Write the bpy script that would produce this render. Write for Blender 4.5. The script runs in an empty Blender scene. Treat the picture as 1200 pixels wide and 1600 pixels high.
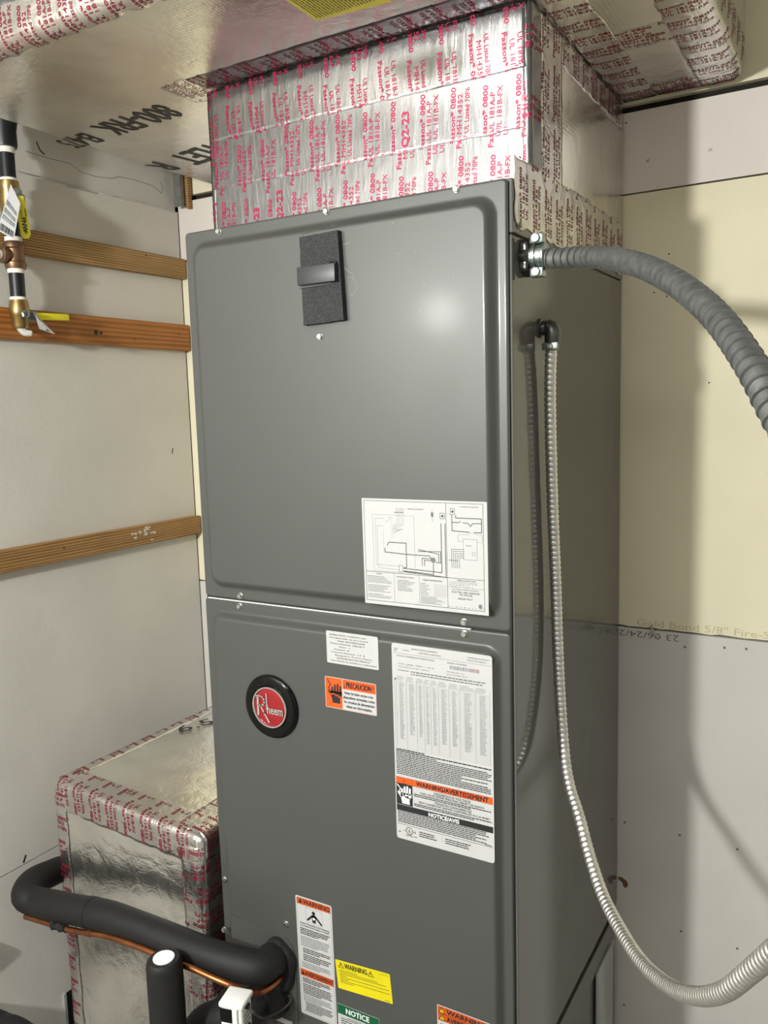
import bpy, bmesh, math, random
from mathutils import Vector, Matrix, noise

# ------------------------------------------------------------------ camera, light, exposure
H = 1.45                                   # height of the camera above the floor; z=0 below means camera height
sc = bpy.context.scene
COL = sc.collection
CAM = Vector((0.390, -0.9867, 0.0))
FPX = 1293.67
R = Matrix(((0.86312937, -0.03999432, 0.50339661),
            (0.50415402, 0.12533820, -0.85447004),
            (-0.02892087, 0.99130762, 0.12834638)))
cd = bpy.data.cameras.new('camera'); cam = bpy.data.objects.new('camera', cd); COL.objects.link(cam)
cd.sensor_fit = 'HORIZONTAL'; cd.sensor_width = 36.0; cd.lens = FPX/1200*36; cd.clip_start = 0.02
cam.matrix_world = Matrix.Translation(CAM + Vector((0, 0, H))) @ R.to_4x4()
sc.camera = cam

w = bpy.data.worlds.new('world'); sc.world = w; w.use_nodes = True
w.node_tree.nodes['Background'].inputs[0].default_value = (1.0, 0.96, 0.9, 1)
w.node_tree.nodes['Background'].inputs[1].default_value = 0.25

def lamp(name, loc, power, radius, color):
    l = bpy.data.lights.new(name, 'POINT'); l.energy = power; l.shadow_soft_size = radius; l.color = color
    o = bpy.data.objects.new(name, l); COL.objects.link(o); o.location = Vector(loc) + Vector((0, 0, H)); return o
lamp('work_lamp', (-0.47, -1.80, 0.312), 140, 0.055, (0.965, 1.0, 0.96))
lamp('second_lamp', (-0.86, -1.57, 0.30), 8, 0.06, (0.98, 1.0, 0.95))
al = bpy.data.lights.new('fill_light', 'AREA'); al.shape = 'RECTANGLE'; al.size = 1.0; al.size_y = 0.5; al.energy = 14; al.color = (0.965, 1.0, 0.96)  # added fill light overhead, stands for no real fixture
ao = bpy.data.objects.new('fill_light', al); COL.objects.link(ao); ao.location = (-0.15, -1.55, 0.86 + H)

vs = sc.view_settings
vs.view_transform = 'Standard'; vs.look = 'None'; vs.gamma = 1; vs.use_curve_mapping = False; vs.exposure = 0.0

# ------------------------------------------------------------------ helpers
def at(px, py, ax, val):
    """point seen at photo pixel (px, py) that lies on the real plane axis=val"""
    r = R @ Vector(((px-600)/FPX, (800-py)/FPX, -1)); t = (val-CAM[ax])/r[ax]; return CAM + r*t
def at_plane(px, py, p, n):
    r = R @ Vector(((px-600)/FPX, (800-py)/FPX, -1)); t = (p-CAM).dot(n)/r.dot(n); return CAM + r*t

WO = {}
def tag(o, label, cat, group=None, kind=None):
    if label: o['label'] = label
    if cat: o['category'] = cat
    if group: o['group'] = group
    if kind: o['kind'] = kind
    return o
def thing(name, loc, label, cat, group=None):
    o = bpy.data.objects.new(name, None); COL.objects.link(o); o.empty_display_size = 0.05
    o.location = Vector(loc) + Vector((0, 0, H)); WO[o] = Vector(loc); return tag(o, label, cat, group)

class MB:
    def __init__(s): s.v = []; s.f = []
    def add(s, vs, fs):
        b = len(s.v); s.v += [Vector(p) for p in vs]; s.f += [tuple(i+b for i in f) for f in fs]; return s
    def box(s, a, b, M=None):
        x0, y0, z0 = a; x1, y1, z1 = b
        p = [Vector(q) for q in ((x0,y0,z0),(x1,y0,z0),(x1,y1,z0),(x0,y1,z0),(x0,y0,z1),(x1,y0,z1),(x1,y1,z1),(x0,y1,z1))]
        if M: p = [M @ q for q in p]
        return s.add(p, [(0,3,2,1),(4,5,6,7),(0,1,5,4),(1,2,6,5),(2,3,7,6),(3,0,4,7)])
    def rbox(s, a, b, r=0.002, seg=2, M=None):
        bm = bmesh.new(); bmesh.ops.create_cube(bm, size=1)
        a = Vector(a); b = Vector(b); c = (a+b)/2; d = b-a
        for v in bm.verts: v.co = Vector((v.co.x*d.x, v.co.y*d.y, v.co.z*d.z)) + c
        bmesh.ops.bevel(bm, geom=bm.edges[:], offset=r, segments=seg, profile=.5, affect='EDGES')
        return s.bm(bm, M)
    def bm(s, bm, M=None):
        bm.verts.index_update()
        vs = [(M @ v.co) if M else v.co.copy() for v in bm.verts]; fs = [tuple(v.index for v in f.verts) for f in bm.faces]
        bm.free(); return s.add(vs, fs)
    def lathe(s, p, axis, prof, n=24, capped=True):
        """prof: list of (distance along axis, radius)"""
        p = Vector(p); ax = Vector(axis).normalized(); t = ax.orthogonal().normalized(); b = ax.cross(t)
        vs = []; fs = []
        for d, r in prof:
            for k in range(n):
                a = 2*math.pi*k/n; vs.append(p + ax*d + (t*math.cos(a)+b*math.sin(a))*r)
        for i in range(len(prof)-1):
            for k in range(n): fs.append((i*n+k, i*n+(k+1)%n, (i+1)*n+(k+1)%n, (i+1)*n+k))
        if capped: fs.append(tuple(range(n-1, -1, -1))); fs.append(tuple((len(prof)-1)*n+k for k in range(n)))
        return s.add(vs, fs)
    def tube(s, path, rad, n=16, capped=True):
        """rad: number or f(s, theta)"""
        P = path; T = []
        for i in range(len(P)): T.append((P[min(i+1, len(P)-1)]-P[max(i-1, 0)]).normalized())
        nrm = T[0].orthogonal().normalized(); vs = []; fs = []; L = 0
        for i in range(len(P)):
            if i: L += (P[i]-P[i-1]).length
            nrm = (nrm - T[i]*nrm.dot(T[i])).normalized(); b = T[i].cross(nrm)
            for k in range(n):
                a = 2*math.pi*k/n; r = rad(L, a) if callable(rad) else rad
                vs.append(P[i] + (nrm*math.cos(a)+b*math.sin(a))*r)
        for i in range(len(P)-1):
            for k in range(n): fs.append((i*n+k, i*n+(k+1)%n, (i+1)*n+(k+1)%n, (i+1)*n+k))
        if capped: fs.append(tuple(range(n-1, -1, -1))); fs.append(tuple((len(P)-1)*n+k for k in range(n)))
        return s.add(vs, fs)
    def build(s, name, m, parent=None, smooth=False, angle=35):
        lo = Vector([min(v[i] for v in s.v) for i in range(3)]); hi = Vector([max(v[i] for v in s.v) for i in range(3)]); c = (lo+hi)/2
        me = bpy.data.meshes.new(name); me.from_pydata([v-c for v in s.v], [], s.f); me.materials.append(M_(m)); me.update()
        if smooth:
            me.polygons.foreach_set('use_smooth', [True]*len(me.polygons)); me.set_sharp_from_angle(angle=math.radians(angle))
        o = bpy.data.objects.new(name, me); COL.objects.link(o)
        return place(o, c, parent)
def place(o, c, parent):
    WO[o] = c.copy()
    if parent: o.parent = parent; o.location = c - WO[parent]
    else: o.location = c + Vector((0, 0, H))
    return o
def copy_at(src, c, parent, rot=None):
    o = src.copy(); COL.objects.link(o); o.parent = None
    if rot is not None: o.rotation_euler = rot
    return place(o, Vector(c), parent)

def spline(pts, step):
    """Catmull-Rom through pts, resampled by arc length"""
    P = [Vector(p) for p in pts]; P = [P[0]*2-P[1]] + P + [P[-1]*2-P[-2]]; out = []
    for i in range(1, len(P)-2):
        a, b, c, d = P[i-1:i+3]
        K = max(12, int((c-b).length/step*2.5))
        for k in range(K):
            t = k/K; out.append(.5*((2*b)+(c-a)*t+(2*a-5*b+4*c-d)*t*t+(3*b-a-3*c+d)*t**3))
    out.append(P[-2]); res = [out[0]]; acc = 0; last = out[0]
    for p in out[1:]:
        d = (p-last).length
        while acc + d >= step:
            t = (step-acc)/d; last = last.lerp(p, t); res.append(last); d = (p-last).length; acc = 0
        acc += d; last = p
    res.append(out[-1]); return res

# ------------------------------------------------------------------ materials
MATS = {}
def M_(k): return MATS[k] if isinstance(k, str) else k
def srgb(*c): return tuple(((x/255)/12.92 if x/255 <= .04045 else ((x/255+.055)/1.055)**2.4) for x in c) + (1,)
def mat(name, col, rough=.5, metal=0, var=.08, nscale=20, stretch=(1,1,1), bump=0, bscale=120, bstretch=(1,1,1), coat=0, spec=.5, extra=None):
    m = bpy.data.materials.new(name); m.use_nodes = True; nt = m.node_tree; N = nt.nodes; L = nt.links; bs = N['Principled BSDF']
    bs.inputs['Roughness'].default_value = rough; bs.inputs['Metallic'].default_value = metal
    bs.inputs['Coat Weight'].default_value = coat; bs.inputs['Coat Roughness'].default_value = .08; bs.inputs['Specular IOR Level'].default_value = spec
    tc = N.new('ShaderNodeTexCoord'); mp = N.new('ShaderNodeMapping'); mp.inputs['Scale'].default_value = stretch; L.new(tc.outputs['Object'], mp.inputs[0])
    nz = N.new('ShaderNodeTexNoise'); nz.inputs['Scale'].default_value = nscale; nz.inputs['Detail'].default_value = 5; L.new(mp.outputs[0], nz.inputs[0])
    rp = N.new('ShaderNodeMapRange'); rp.inputs[1].default_value = .3; rp.inputs[2].default_value = .7; rp.inputs[3].default_value = 1-var; rp.inputs[4].default_value = 1+var; L.new(nz.outputs[0], rp.inputs[0])
    mx = N.new('ShaderNodeMix'); mx.data_type = 'RGBA'; mx.blend_type = 'MULTIPLY'; mx.inputs[0].default_value = 1; mx.inputs[6].default_value = col
    L.new(rp.outputs[0], mx.inputs[7]); L.new(mx.outputs[2], bs.inputs['Base Color'])
    if bump:
        mb = N.new('ShaderNodeMapping'); mb.inputs['Scale'].default_value = bstretch; L.new(tc.outputs['Object'], mb.inputs[0])
        n2 = N.new('ShaderNodeTexNoise'); n2.inputs['Scale'].default_value = bscale; n2.inputs['Detail'].default_value = 4; L.new(mb.outputs[0], n2.inputs[0])
        bp = N.new('ShaderNodeBump'); bp.inputs['Strength'].default_value = 1; bp.inputs['Distance'].default_value = bump; L.new(n2.outputs[0], bp.inputs['Height']); L.new(bp.outputs[0], bs.inputs['Normal'])
    MATS[name] = m
    if extra: extra(nt, bs, tc, mx)
    return m
def foil(name, col, rough, wr, wscale, wstretch, scrim):
    """metal foil: wrinkles plus the square scrim of the backing"""
    def ex(nt, bs, tc, mx):
        N = nt.nodes; L = nt.links
        mb = N.new('ShaderNodeMapping'); mb.inputs['Scale'].default_value = wstretch; L.new(tc.outputs['Object'], mb.inputs[0])
        n1 = N.new('ShaderNodeTexNoise'); n1.inputs['Scale'].default_value = wscale; n1.inputs['Detail'].default_value = 6; n1.inputs['Roughness'].default_value = .6; n1.inputs['Distortion'].default_value = .6; L.new(mb.outputs[0], n1.inputs[0])
        vo = N.new('ShaderNodeTexVoronoi'); vo.feature = 'DISTANCE_TO_EDGE'; vo.inputs['Scale'].default_value = wscale*.7; L.new(mb.outputs[0], vo.inputs[0])
        pw = N.new('ShaderNodeMath'); pw.operation = 'MULTIPLY_ADD'; pw.inputs[1].default_value = .35; L.new(vo.outputs[0], pw.inputs[0]); L.new(n1.outputs[0], pw.inputs[2])
        h = pw
        b1 = N.new('ShaderNodeBump'); b1.inputs['Distance'].default_value = wr; L.new(h.outputs[0], b1.inputs['Height'])
        last = b1
        if scrim:
            for d in ('X', 'Y', 'Z'):
                wv = N.new('ShaderNodeTexWave'); wv.bands_direction = d; wv.inputs['Scale'].default_value = 52; wv.inputs['Distortion'].default_value = .6; L.new(tc.outputs['Object'], wv.inputs[0])
                b2 = N.new('ShaderNodeBump'); b2.inputs['Distance'].default_value = scrim; b2.inputs['Strength'].default_value = .6; L.new(wv.outputs['Fac'], b2.inputs['Height']); L.new(last.outputs[0], b2.inputs['Normal']); last = b2
        L.new(last.outputs[0], bs.inputs['Normal'])
    return mat(name, col, rough, 1.0, .10, 14, extra=ex)

def paint(name, col, rough, coat=0):
    def ex(nt, bs, tc, mx):
        N = nt.nodes; L = nt.links                     # faint dried smudges and handling marks: rougher, a touch paler
        n = N.new('ShaderNodeTexNoise'); n.inputs['Scale'].default_value = 9; n.inputs['Detail'].default_value = 8; L.new(tc.outputs['Object'], n.inputs[0])
        r = N.new('ShaderNodeMapRange'); r.inputs[1].default_value = .56; r.inputs[2].default_value = .72; r.inputs[3].default_value = rough; r.inputs[4].default_value = rough+.03; bs.inputs['Coat Weight'].default_value = coat; bs.inputs['Coat Roughness'].default_value = .13; L.new(n.outputs[0], r.inputs[0]); L.new(r.outputs[0], bs.inputs['Roughness'])
    return mat(name, col, rough, 0, .03, 6, bump=.00003, bscale=300, extra=ex)

def wood(name, c1, c2, sc_):
    def ex(nt, bs, tc, mx):
        N = nt.nodes; L = nt.links
        mp = N.new('ShaderNodeMapping'); mp.inputs['Scale'].default_value = (1, .05, 1); mp.inputs['Rotation'].default_value = (.05, 0, 0); L.new(tc.outputs['Object'], mp.inputs[0])
        wv = N.new('ShaderNodeTexWave'); wv.bands_direction = 'Z'; wv.inputs['Scale'].default_value = sc_; wv.inputs['Distortion'].default_value = 3.5; wv.inputs['Detail'].default_value = 3; wv.inputs['Detail Scale'].default_value = 1.2; L.new(mp.outputs[0], wv.inputs[0])
        n = N.new('ShaderNodeTexNoise'); n.inputs['Scale'].default_value = 60; n.inputs['Detail'].default_value = 6; L.new(mp.outputs[0], n.inputs[0])
        cr = N.new('ShaderNodeValToRGB'); cr.color_ramp.elements[0].color = c1; cr.color_ramp.elements[1].color = c2; cr.color_ramp.elements[0].position = .15; cr.color_ramp.elements[1].position = .85
        ad = N.new('ShaderNodeMath'); ad.operation = 'MULTIPLY_ADD'; ad.inputs[1].default_value = .55; L.new(n.outputs[0], ad.inputs[0])
        sb = N.new('ShaderNodeMath'); sb.operation = 'MULTIPLY'; sb.inputs[1].default_value = .6; L.new(wv.outputs['Fac'], sb.inputs[0]); L.new(sb.outputs[0], ad.inputs[2])
        L.new(ad.outputs[0], cr.inputs[0]); L.new(cr.outputs[0], mx.inputs[6])
        bp = N.new('ShaderNodeBump'); bp.inputs['Distance'].default_value = .0006; L.new(ad.outputs[0], bp.inputs['Height']); L.new(bp.outputs[0], bs.inputs['Normal'])
    return mat(name, c2, .6, 0, .12, 8, extra=ex)

paint('grey_paint', srgb(70, 71, 69), .42, .22)
mat('dark_gap', srgb(20, 20, 20), .7)
paint('side_paint', srgb(96, 95, 90), .085)
foil('tape_foil', srgb(138, 137, 139), .22, .0007, 55, (1.5, 1.5, .30), 0)
foil('board_foil', srgb(236, 233, 226), .26, .0008, 40, (1, 1, 1), .00007)
foil('duct_foil', srgb(240, 238, 232), .26, .0030, 22, (1, 1, 1), .00005)
foil('crumpled_foil', srgb(222, 219, 216), .22, .0026, 30, (1, 1, 1), .00006)
mat('pink_ink', srgb(170, 24, 74), .38, .35, .12, 40)
mat('red_ink', srgb(140, 34, 56), .42, .3, .15, 40)
mat('black_ink', srgb(34, 30, 30), .6)
mat('faint_ink', srgb(200, 186, 148), .9)
mat('grey_ink', srgb(120, 116, 110), .9)
mat('drywall_grey', srgb(205, 200, 194), .9, 0, .035, 7, bump=.0002, bscale=160)
mat('drywall_left', srgb(208, 203, 196), .9, 0, .05, 5, bump=.0004, bscale=90)
mat('room_paint', srgb(150, 148, 144), .9, 0, .04, 5)
mat('drywall_white', srgb(222, 213, 205), .9, 0, .03, 7, bump=.0002, bscale=160)
mat('drywall_cream', srgb(229, 220, 192), .9, 0, .03, 7, bump=.0002, bscale=160)
mat('gypsum_core', srgb(170, 160, 140), 1, 0, .2, 60)
mat('wall_void', srgb(40, 36, 32), 1)
mat('concrete', srgb(120, 116, 110), .9, 0, .15, 8, bump=.001, bscale=60)
wood('golden_wood', srgb(108, 78, 40), srgb(178, 140, 88), 62)
wood('orange_wood', srgb(128, 74, 30), srgb(176, 112, 50), 30)
wood('brown_wood', srgb(104, 72, 34), srgb(172, 130, 78), 55)
mat('torn_brown', srgb(104, 76, 54), .9, 0, .2, 90)
mat('knot', srgb(58, 36, 20), .7)
mat('plaster_smear', srgb(214, 206, 194), .95, 0, .1, 60)
mat('galvanised', srgb(168, 170, 170), .34, .9, .18, 60, bump=.0001, bscale=200)
mat('galv_leg', srgb(176, 180, 178), .5, .25, .2, 60, stretch=(1, 1, .15))
mat('conduit_zinc', srgb(122, 123, 123), .5, .7, .22, 90, bump=.00008, bscale=300)
mat('conduit_bright', srgb(224, 222, 218), .42, 1, .08, 90)
mat('zinc_dark', srgb(96, 96, 94), .35, .9, .15, 80)
mat('zinc_bright', srgb(158, 166, 162), .32, 1, .08, 60)
mat('screw_zinc', srgb(190, 190, 184), .3, 1, .05, 60)
mat('black_foam', srgb(54, 54, 55), .95, 0, .6, 600, bump=.0012, bscale=700)
mat('black_rubber', srgb(26, 25, 25), .62, 0, .12, 60, bump=.0002, bscale=200, spec=.35)
mat('black_plastic', srgb(52, 52, 56), .4, 0, .05, 60)
mat('letter_silver', srgb(205, 205, 205), .32, .7, .03, 60)
mat('gloss_black', srgb(6, 6, 7), .12, 0, .03, 20, spec=.3)
mat('chrome', srgb(226, 226, 226), .1, 1, .02, 20)
mat('emblem_red', srgb(160, 20, 30), .18, .35, .06, 30, coat=.6)
mat('paper', srgb(184, 183, 183), .7, 0, .015, 30)
mat('print_black', srgb(28, 28, 30), .5)
mat('print_grey', srgb(104, 106, 108), .5)
mat('print_light', srgb(140, 142, 144), .5)
mat('print_orange', srgb(226, 84, 16), .45)
mat('print_rust', srgb(186, 76, 24), .45)
mat('print_yellow', srgb(214, 198, 14), .42)
mat('label_yellow', srgb(222, 208, 62), .45, 0, .04, 40)
mat('print_green', srgb(4, 84, 50), .45)
mat('print_white', srgb(220, 220, 220), .45)
mat('print_blue', srgb(120, 140, 170), .5)
mat('brass', srgb(160, 134, 88), .34, .9, .14, 70, bump=.0001, bscale=200)
mat('bronze', srgb(126, 96, 76), .42, .8, .16, 80, bump=.0002, bscale=150)
mat('black_steel', srgb(26, 27, 30), .4, .2, .2, 90)
mat('thread_tape', srgb(228, 224, 212), .7, 0, .06, 90)
mat('lever_yellow', srgb(238, 224, 34), .35, 0, .03, 60)
mat('copper', srgb(158, 100, 62), .34, .95, .35, 30)
mat('solder_burn', srgb(110, 62, 44), .5, .7, .4, 120)
mat('white_plastic', srgb(232, 232, 228), .35)
mat('white_pvc', srgb(246, 246, 244), .4)
mat('clear_bag', srgb(190, 186, 176), .15)
mat('scuff', srgb(136, 137, 135), .5)

# ------------------------------------------------------------------ flat print
_T = {}
def text_mesh(s, bold=0.0):
    k = (s, bold)
    if k not in _T:
        cu = bpy.data.curves.new('t', 'FONT'); cu.body = s; cu.size = 1; cu.offset = bold; cu.resolution_u = 2; cu.dimensions = '2D'; cu.fill_mode = 'FRONT'
        o = bpy.data.objects.new('t', cu); me = bpy.data.meshes.new_from_object(o)
        v = [(p.co.x, p.co.y) for p in me.vertices]; f = [tuple(p.vertices) for p in me.polygons]
        bpy.data.objects.remove(o); bpy.data.curves.remove(cu); bpy.data.meshes.remove(me)
        x0 = min(p[0] for p in v); x1 = max(p[0] for p in v)
        _T[k] = ([((p[0]-x0), p[1]) for p in v], f, x1-x0)
    return _T[k]
CAP = 0.69
class Print2D:
    """flat print in a surface frame: u right, v up; put(map) lifts it on to the surface"""
    def __init__(s): s.layers = {}
    def lay(s, m, lev): return s.layers.setdefault((m, lev), ([], []))
    def poly(s, m, pts, lev=1):
        V, F = s.lay(m, lev); b = len(V); V += [tuple(p) for p in pts]; F.append(tuple(range(b, b+len(pts)))); return s
    def rect(s, m, u0, v0, u1, v1, lev=1):
        if u0 > u1: u0, u1 = u1, u0
        if v0 > v1: v0, v1 = v1, v0
        return s.poly(m, ((u0,v0),(u1,v0),(u1,v1),(u0,v1)), lev)
    def line(s, m, pts, wd, lev=1):
        for a, b in zip(pts[:-1], pts[1:]):
            d = Vector((b[0]-a[0], b[1]-a[1])); 
            if d.length == 0: continue
            d.normalize(); n = Vector((-d.y, d.x))*wd/2; e = d*wd*.4
            s.poly(m, ((a[0]-e.x-n.x, a[1]-e.y-n.y), (b[0]+e.x-n.x, b[1]+e.y-n.y), (b[0]+e.x+n.x, b[1]+e.y+n.y), (a[0]-e.x+n.x, a[1]-e.y+n.y)), lev)
        return s
    def frame(s, m, u0, v0, u1, v1, wd, lev=1): return s.line(m, ((u0,v0),(u1,v0),(u1,v1),(u0,v1),(u0,v0)), wd, lev)
    def disc(s, m, u, v, r, lev=1, n=24, ry=None): 
        ry = ry or r; return s.poly(m, [(u+r*math.cos(2*math.pi*k/n), v+ry*math.sin(2*math.pi*k/n)) for k in range(n)], lev)
    def ring(s, m, u, v, r, wd, lev=1, n=24): return s.line(m, [(u+r*math.cos(2*math.pi*k/n), v+r*math.sin(2*math.pi*k/n)) for k in range(n+1)], wd, lev)
    def text(s, m, t, u, v, h, width=None, align='l', bold=0.0, rot=0.0, lev=2, keep=None):
        """h = cap height; width squeezes or stretches the line to fit; v = baseline"""
        tv, tf, tw = text_mesh(t, min(bold, 0.0)); k = h/CAP; kx = (width/tw) if width else k
        W = tw*kx; off = {'l': 0, 'c': -W/2, 'r': -W}[align]; c, sn = math.cos(rot), math.sin(rot)
        P = []
        for x, y in tv:
            a = x*kx + off; b = y*k; P.append((u + a*c - b*sn, v + a*sn + b*c))
        if bold > 0:                                    # heavier strokes: the same letters struck four times, a hair apart
            q = h*bold*1.7; P0 = P; P = [(a+dx, b+dy, .00004*k) for k, (dx, dy) in enumerate(((-q, 0), (q, 0), (0, -q), (0, q))) for a, b in P0]; n0 = len(P0)
            tf = [tuple(i+j*n0 for i in f) for j in range(4) for f in tf]
        V, F = s.lay(m, lev); b0 = len(V); V += P
        for f in tf:
            if keep:
                cx = sum(P[i][0] for i in f)/len(f); cy = sum(P[i][1] for i in f)/len(f)
                if not keep(cx, cy): continue
            F.append(tuple(i+b0 for i in f))
        return s
    def greek(s, m, u0, u1, v, h, rnd, lev=2, last=1.0, gap=.6):
        """a line of print too small to read: word-sized dashes"""
        x = u0; end = u0 + (u1-u0)*last
        while x < end - h:
            wl = h*rnd.uniform(1.2, 4.5); s.rect(m, x, v, min(x+wl, end), v+h, lev); x += wl + h*gap
        return s
    def put(s, fmap, parent, name='print', base=.0003, step=.00022, sub=0):
        out = []
        for (m, lev), (V, F) in sorted(s.layers.items(), key=lambda q: q[0][1]):
            if not F: continue
            mb = MB(); P = []
            for q in V:
                p, n = fmap(q[0], q[1]); P.append(p + n*(base + step*lev + (q[2] if len(q) > 2 else 0)))
            used = sorted({i for f in F for i in f}); re = {i: k for k, i in enumerate(used)}
            mb.add([P[i] for i in used], [tuple(re[i] for i in f) for f in F]); out.append(mb.build(name, m, parent)); out[-1]['kind'] = 'stuff'
        return out
def flat(O, U, V):
    O = Vector(O); U = Vector(U).normalized(); V = Vector(V).normalized(); N = U.cross(V)
    return lambda u, v: (O + U*u + V*v, N)
def rrect(u0, v0, u1, v1, r, n=5):
    out = []
    for cx, cy, a0 in ((u1-r, v0+r, -90), (u1-r, v1-r, 0), (u0+r, v1-r, 90), (u0+r, v0+r, 180)):
        for k in range(n+1):
            a = math.radians(a0 + 90*k/n); out.append((cx+r*math.cos(a), cy+r*math.sin(a)))
    return out
def plate(fmap, outline, t, name, m, parent):
    n = len(outline); a = []; b = []
    for u, v in outline:
        p, q = fmap(u, v); a.append(p); b.append(p + q*t)
    mb = MB(); mb.add(a+b, [tuple(range(n, 2*n)), tuple(range(n-1, -1, -1))] + [(i, (i+1) % n, n+(i+1) % n, n+i) for i in range(n)])
    return mb.build(name, m, parent)

# ------------------------------------------------------------------ the room
LX = -1.044; YB = 0.53; FLOOR = -1.45; CEIL = 0.90; RX = 1.25; YF = -3.6
def struct(o): o['kind'] = 'structure'; return o
struct(MB().box((LX-.2, YF-.1, FLOOR-.1), (RX+.1, YB+.2, FLOOR)).build('floor', 'concrete'))
struct(MB().box((LX-.2, YF-.1, CEIL), (RX+.1, YB+.2, CEIL+.1)).build('ceiling', 'room_paint'))
struct(MB().box((RX, YF, FLOOR), (RX+.1, YB+.1, CEIL)).build('wall_right', 'room_paint'))
struct(MB().box((LX-.1, YF-.1, FLOOR), (RX+.1, YF, CEIL)).build('wall_front', 'room_paint'))
rnd = random.Random(4)

# back wall: backing plus three gypsum sheets with open joints
wb = struct(MB().box((LX-.1, YB+.017, FLOOR), (RX+.1, YB+.12, CEIL)).build('wall_back', 'wall_void'))
def sheet(x0, x1, z0, z1, y, m, parent, jag_bottom=0):
    n = 160 if jag_bottom else 1; mb = MB(); bot = []; r2 = random.Random(9)
    for i in range(n+1):
        x = x0 + (x1-x0)*i/n; j = jag_bottom*(.5*noise.noise((x*30, 3, 1)) + .5*noise.noise((x*90, 7, 1))) if jag_bottom else 0
        bot.append((x, z0 + j))
    P = bot + [(x1, z1), (x0, z1)]; k = len(P)
    mb.add([(x, y, z) for x, z in P] + [(x, y+.016, z) for x, z in P], [tuple(range(k)), tuple(range(2*k-1, k-1, -1))] + [((i+1) % k, i, k+i, k+(i+1) % k) for i in range(k)])
    return mb.build('drywall_sheet', m, parent)
s_low = sheet(LX, RX, FLOOR, -.4235, YB, 'drywall_grey', wb)
s_mid = sheet(LX, RX, -.4195, .3495, YB, 'drywall_cream', wb, .004)
s_top = sheet(LX, RX, .3525, .486, YB, 'drywall_white', wb)
sheet(LX, RX, .500, CEIL, YB+.004, 'drywall_cream', wb)
bw = flat((0, YB, 0), (1, 0, 0), (0, 0, 1))
def on_back(px, py): p = at(px, py, 1, YB); return p.x, p.z
p = Print2D(); a = on_back(995, 974); b = on_back(1222, 990)
p.text('faint_ink', 'Gold Bond 5/8" Fire-Shield', a[0], a[1]-.003, .0125, (b[0]-a[0])*1.12); p.put(bw, s_mid, 'sheet_print', 0)
p = Print2D(); a = on_back(1061, 996); b = on_back(962, 984)
p.text('grey_ink', '23 06/24/23', a[0], a[1]+.003, .0115, a[0]-b[0]+.005, rot=math.pi); p.put(bw, s_low, 'sheet_print', 0)
p = Print2D()
for px, py in ((1012, 251), (1110, 234)):
    x, z = on_back(px, py)
    p.line('grey_ink', ((x-.003, z-.003), (x+.003, z+.003)), .0008).line('grey_ink', ((x-.003, z+.002), (x+.003, z-.0025)), .0008)
p.put(bw, s_top, 'pencil_cross', 0)
for i, (px, py) in enumerate(((976, 1285), (1062, 1305), (1152, 1327), (1064, 1455), (1152, 1482), (975, 1570), (1070, 1003+8), (1132, 1012), (1166, 1014))):
    x, z = on_back(px, py)
    MB().lathe((x, YB+.001, z), (0, -1, 0), [(0, .0026), (.0013, .0024), (.0016, .0012)], 10).build('screw_dimple', 'grey_ink', s_low)
for px, py in ((978, 192), (1022, 457), (1042, 463), (1045, 397), (1108, 598)):
    x, z = on_back(px, py)
    MB().lathe((x, YB+.001, z), (0, -1, 0), [(0, .0016), (.0013, .0014)], 8).build('screw_dimple', 'knot', s_mid)
# torn paper by the cabinet's rear corner
p = Print2D(); c = on_back(969, 1377)
p.poly('torn_brown', [(c[0]+.003+x*.0014, c[1]+z*.0014) for x, z in ((-6, 6), (0, 7), (7, 3), (9, -2), (6, -8), (2, -6), (1, -1), (-4, 2))])
p.put(bw, s_low, 'torn_paper', 0)
# little strip of torn facing that hangs over the joint
c = on_back(1022, 985); MB().tube(spline([(c[0]-.004, YB-.001, c[1]+.010), (c[0]-.002, YB-.006, c[1]+.002), (c[0]+.003, YB-.005, c[1]-.006), (c[0]+.006, YB-.002, c[1]-.014)], .002), .0022, 6).build('torn_strip', 'gypsum_core', s_mid)

# left wall: backing plus sheets
wl = struct(MB().box((LX-.1, YF, FLOOR), (LX-.017, YB+.1, CEIL)).build('wall_left', 'wall_void'))
def lsheet(z0, z1, x, m='drywall_left'): return MB().box((x-.016, YF, z0), (x, YB-.003, z1)).build('drywall_sheet', m, wl)
l_low = lsheet(FLOOR, -.8965, LX); l_mid = lsheet(-.894, .462, LX); l_up = lsheet(.464, CEIL, LX-.007)
lw = flat((LX, 0, 0), (0, 1, 0), (0, 0, 1)); lu = flat((LX-.007, 0, 0), (0, 1, 0), (0, 0, 1))
def on_left(px, py, x=LX): q = at(px, py, 0, x); return q.y, q.z
# cracks in the upper sheet, knife scores, marks
p = Print2D(); pts = [on_left(*q, LX-.007) for q in ((40, 236), (75, 247), (110, 256), (125, 268), (150, 276), (175, 279), (186, 276), (205, 280), (222, 285), (240, 291), (252, 302))]
p.line('grey_ink', pts, .0012); p.line('grey_ink', [on_left(*q, LX-.007) for q in ((252, 302), (254, 292), (250, 284))], .0012)
p.line('print_black', [on_left(*q, LX-.007) for q in ((57, 222), (62, 234), (69, 241))], .003)
p.put(lu, l_up, 'crack', 0)
p = Print2D()
for q in (((29, 268), (62, 276)), ((104, 291), (153, 303)), ((176, 306), (188, 309))):
    p.line('grey_ink', [on_left(*k) for k in q], .0012)
p.line('print_black', [on_left(40, 1337), on_left(37, 1347)], .004); p.line('knot', [on_left(270, 701), on_left(269, 708)], .003)
p.put(lw, l_mid, 'knife_mark', 0)
a = at(101, 1553, 0, LX); b = at(122, 1640, 0, LX)
MB().box((LX-.002, a.y, b.z), (LX+.0006, b.y+.03, a.z)).build('wall_opening', 'dark_gap', l_low)
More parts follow.
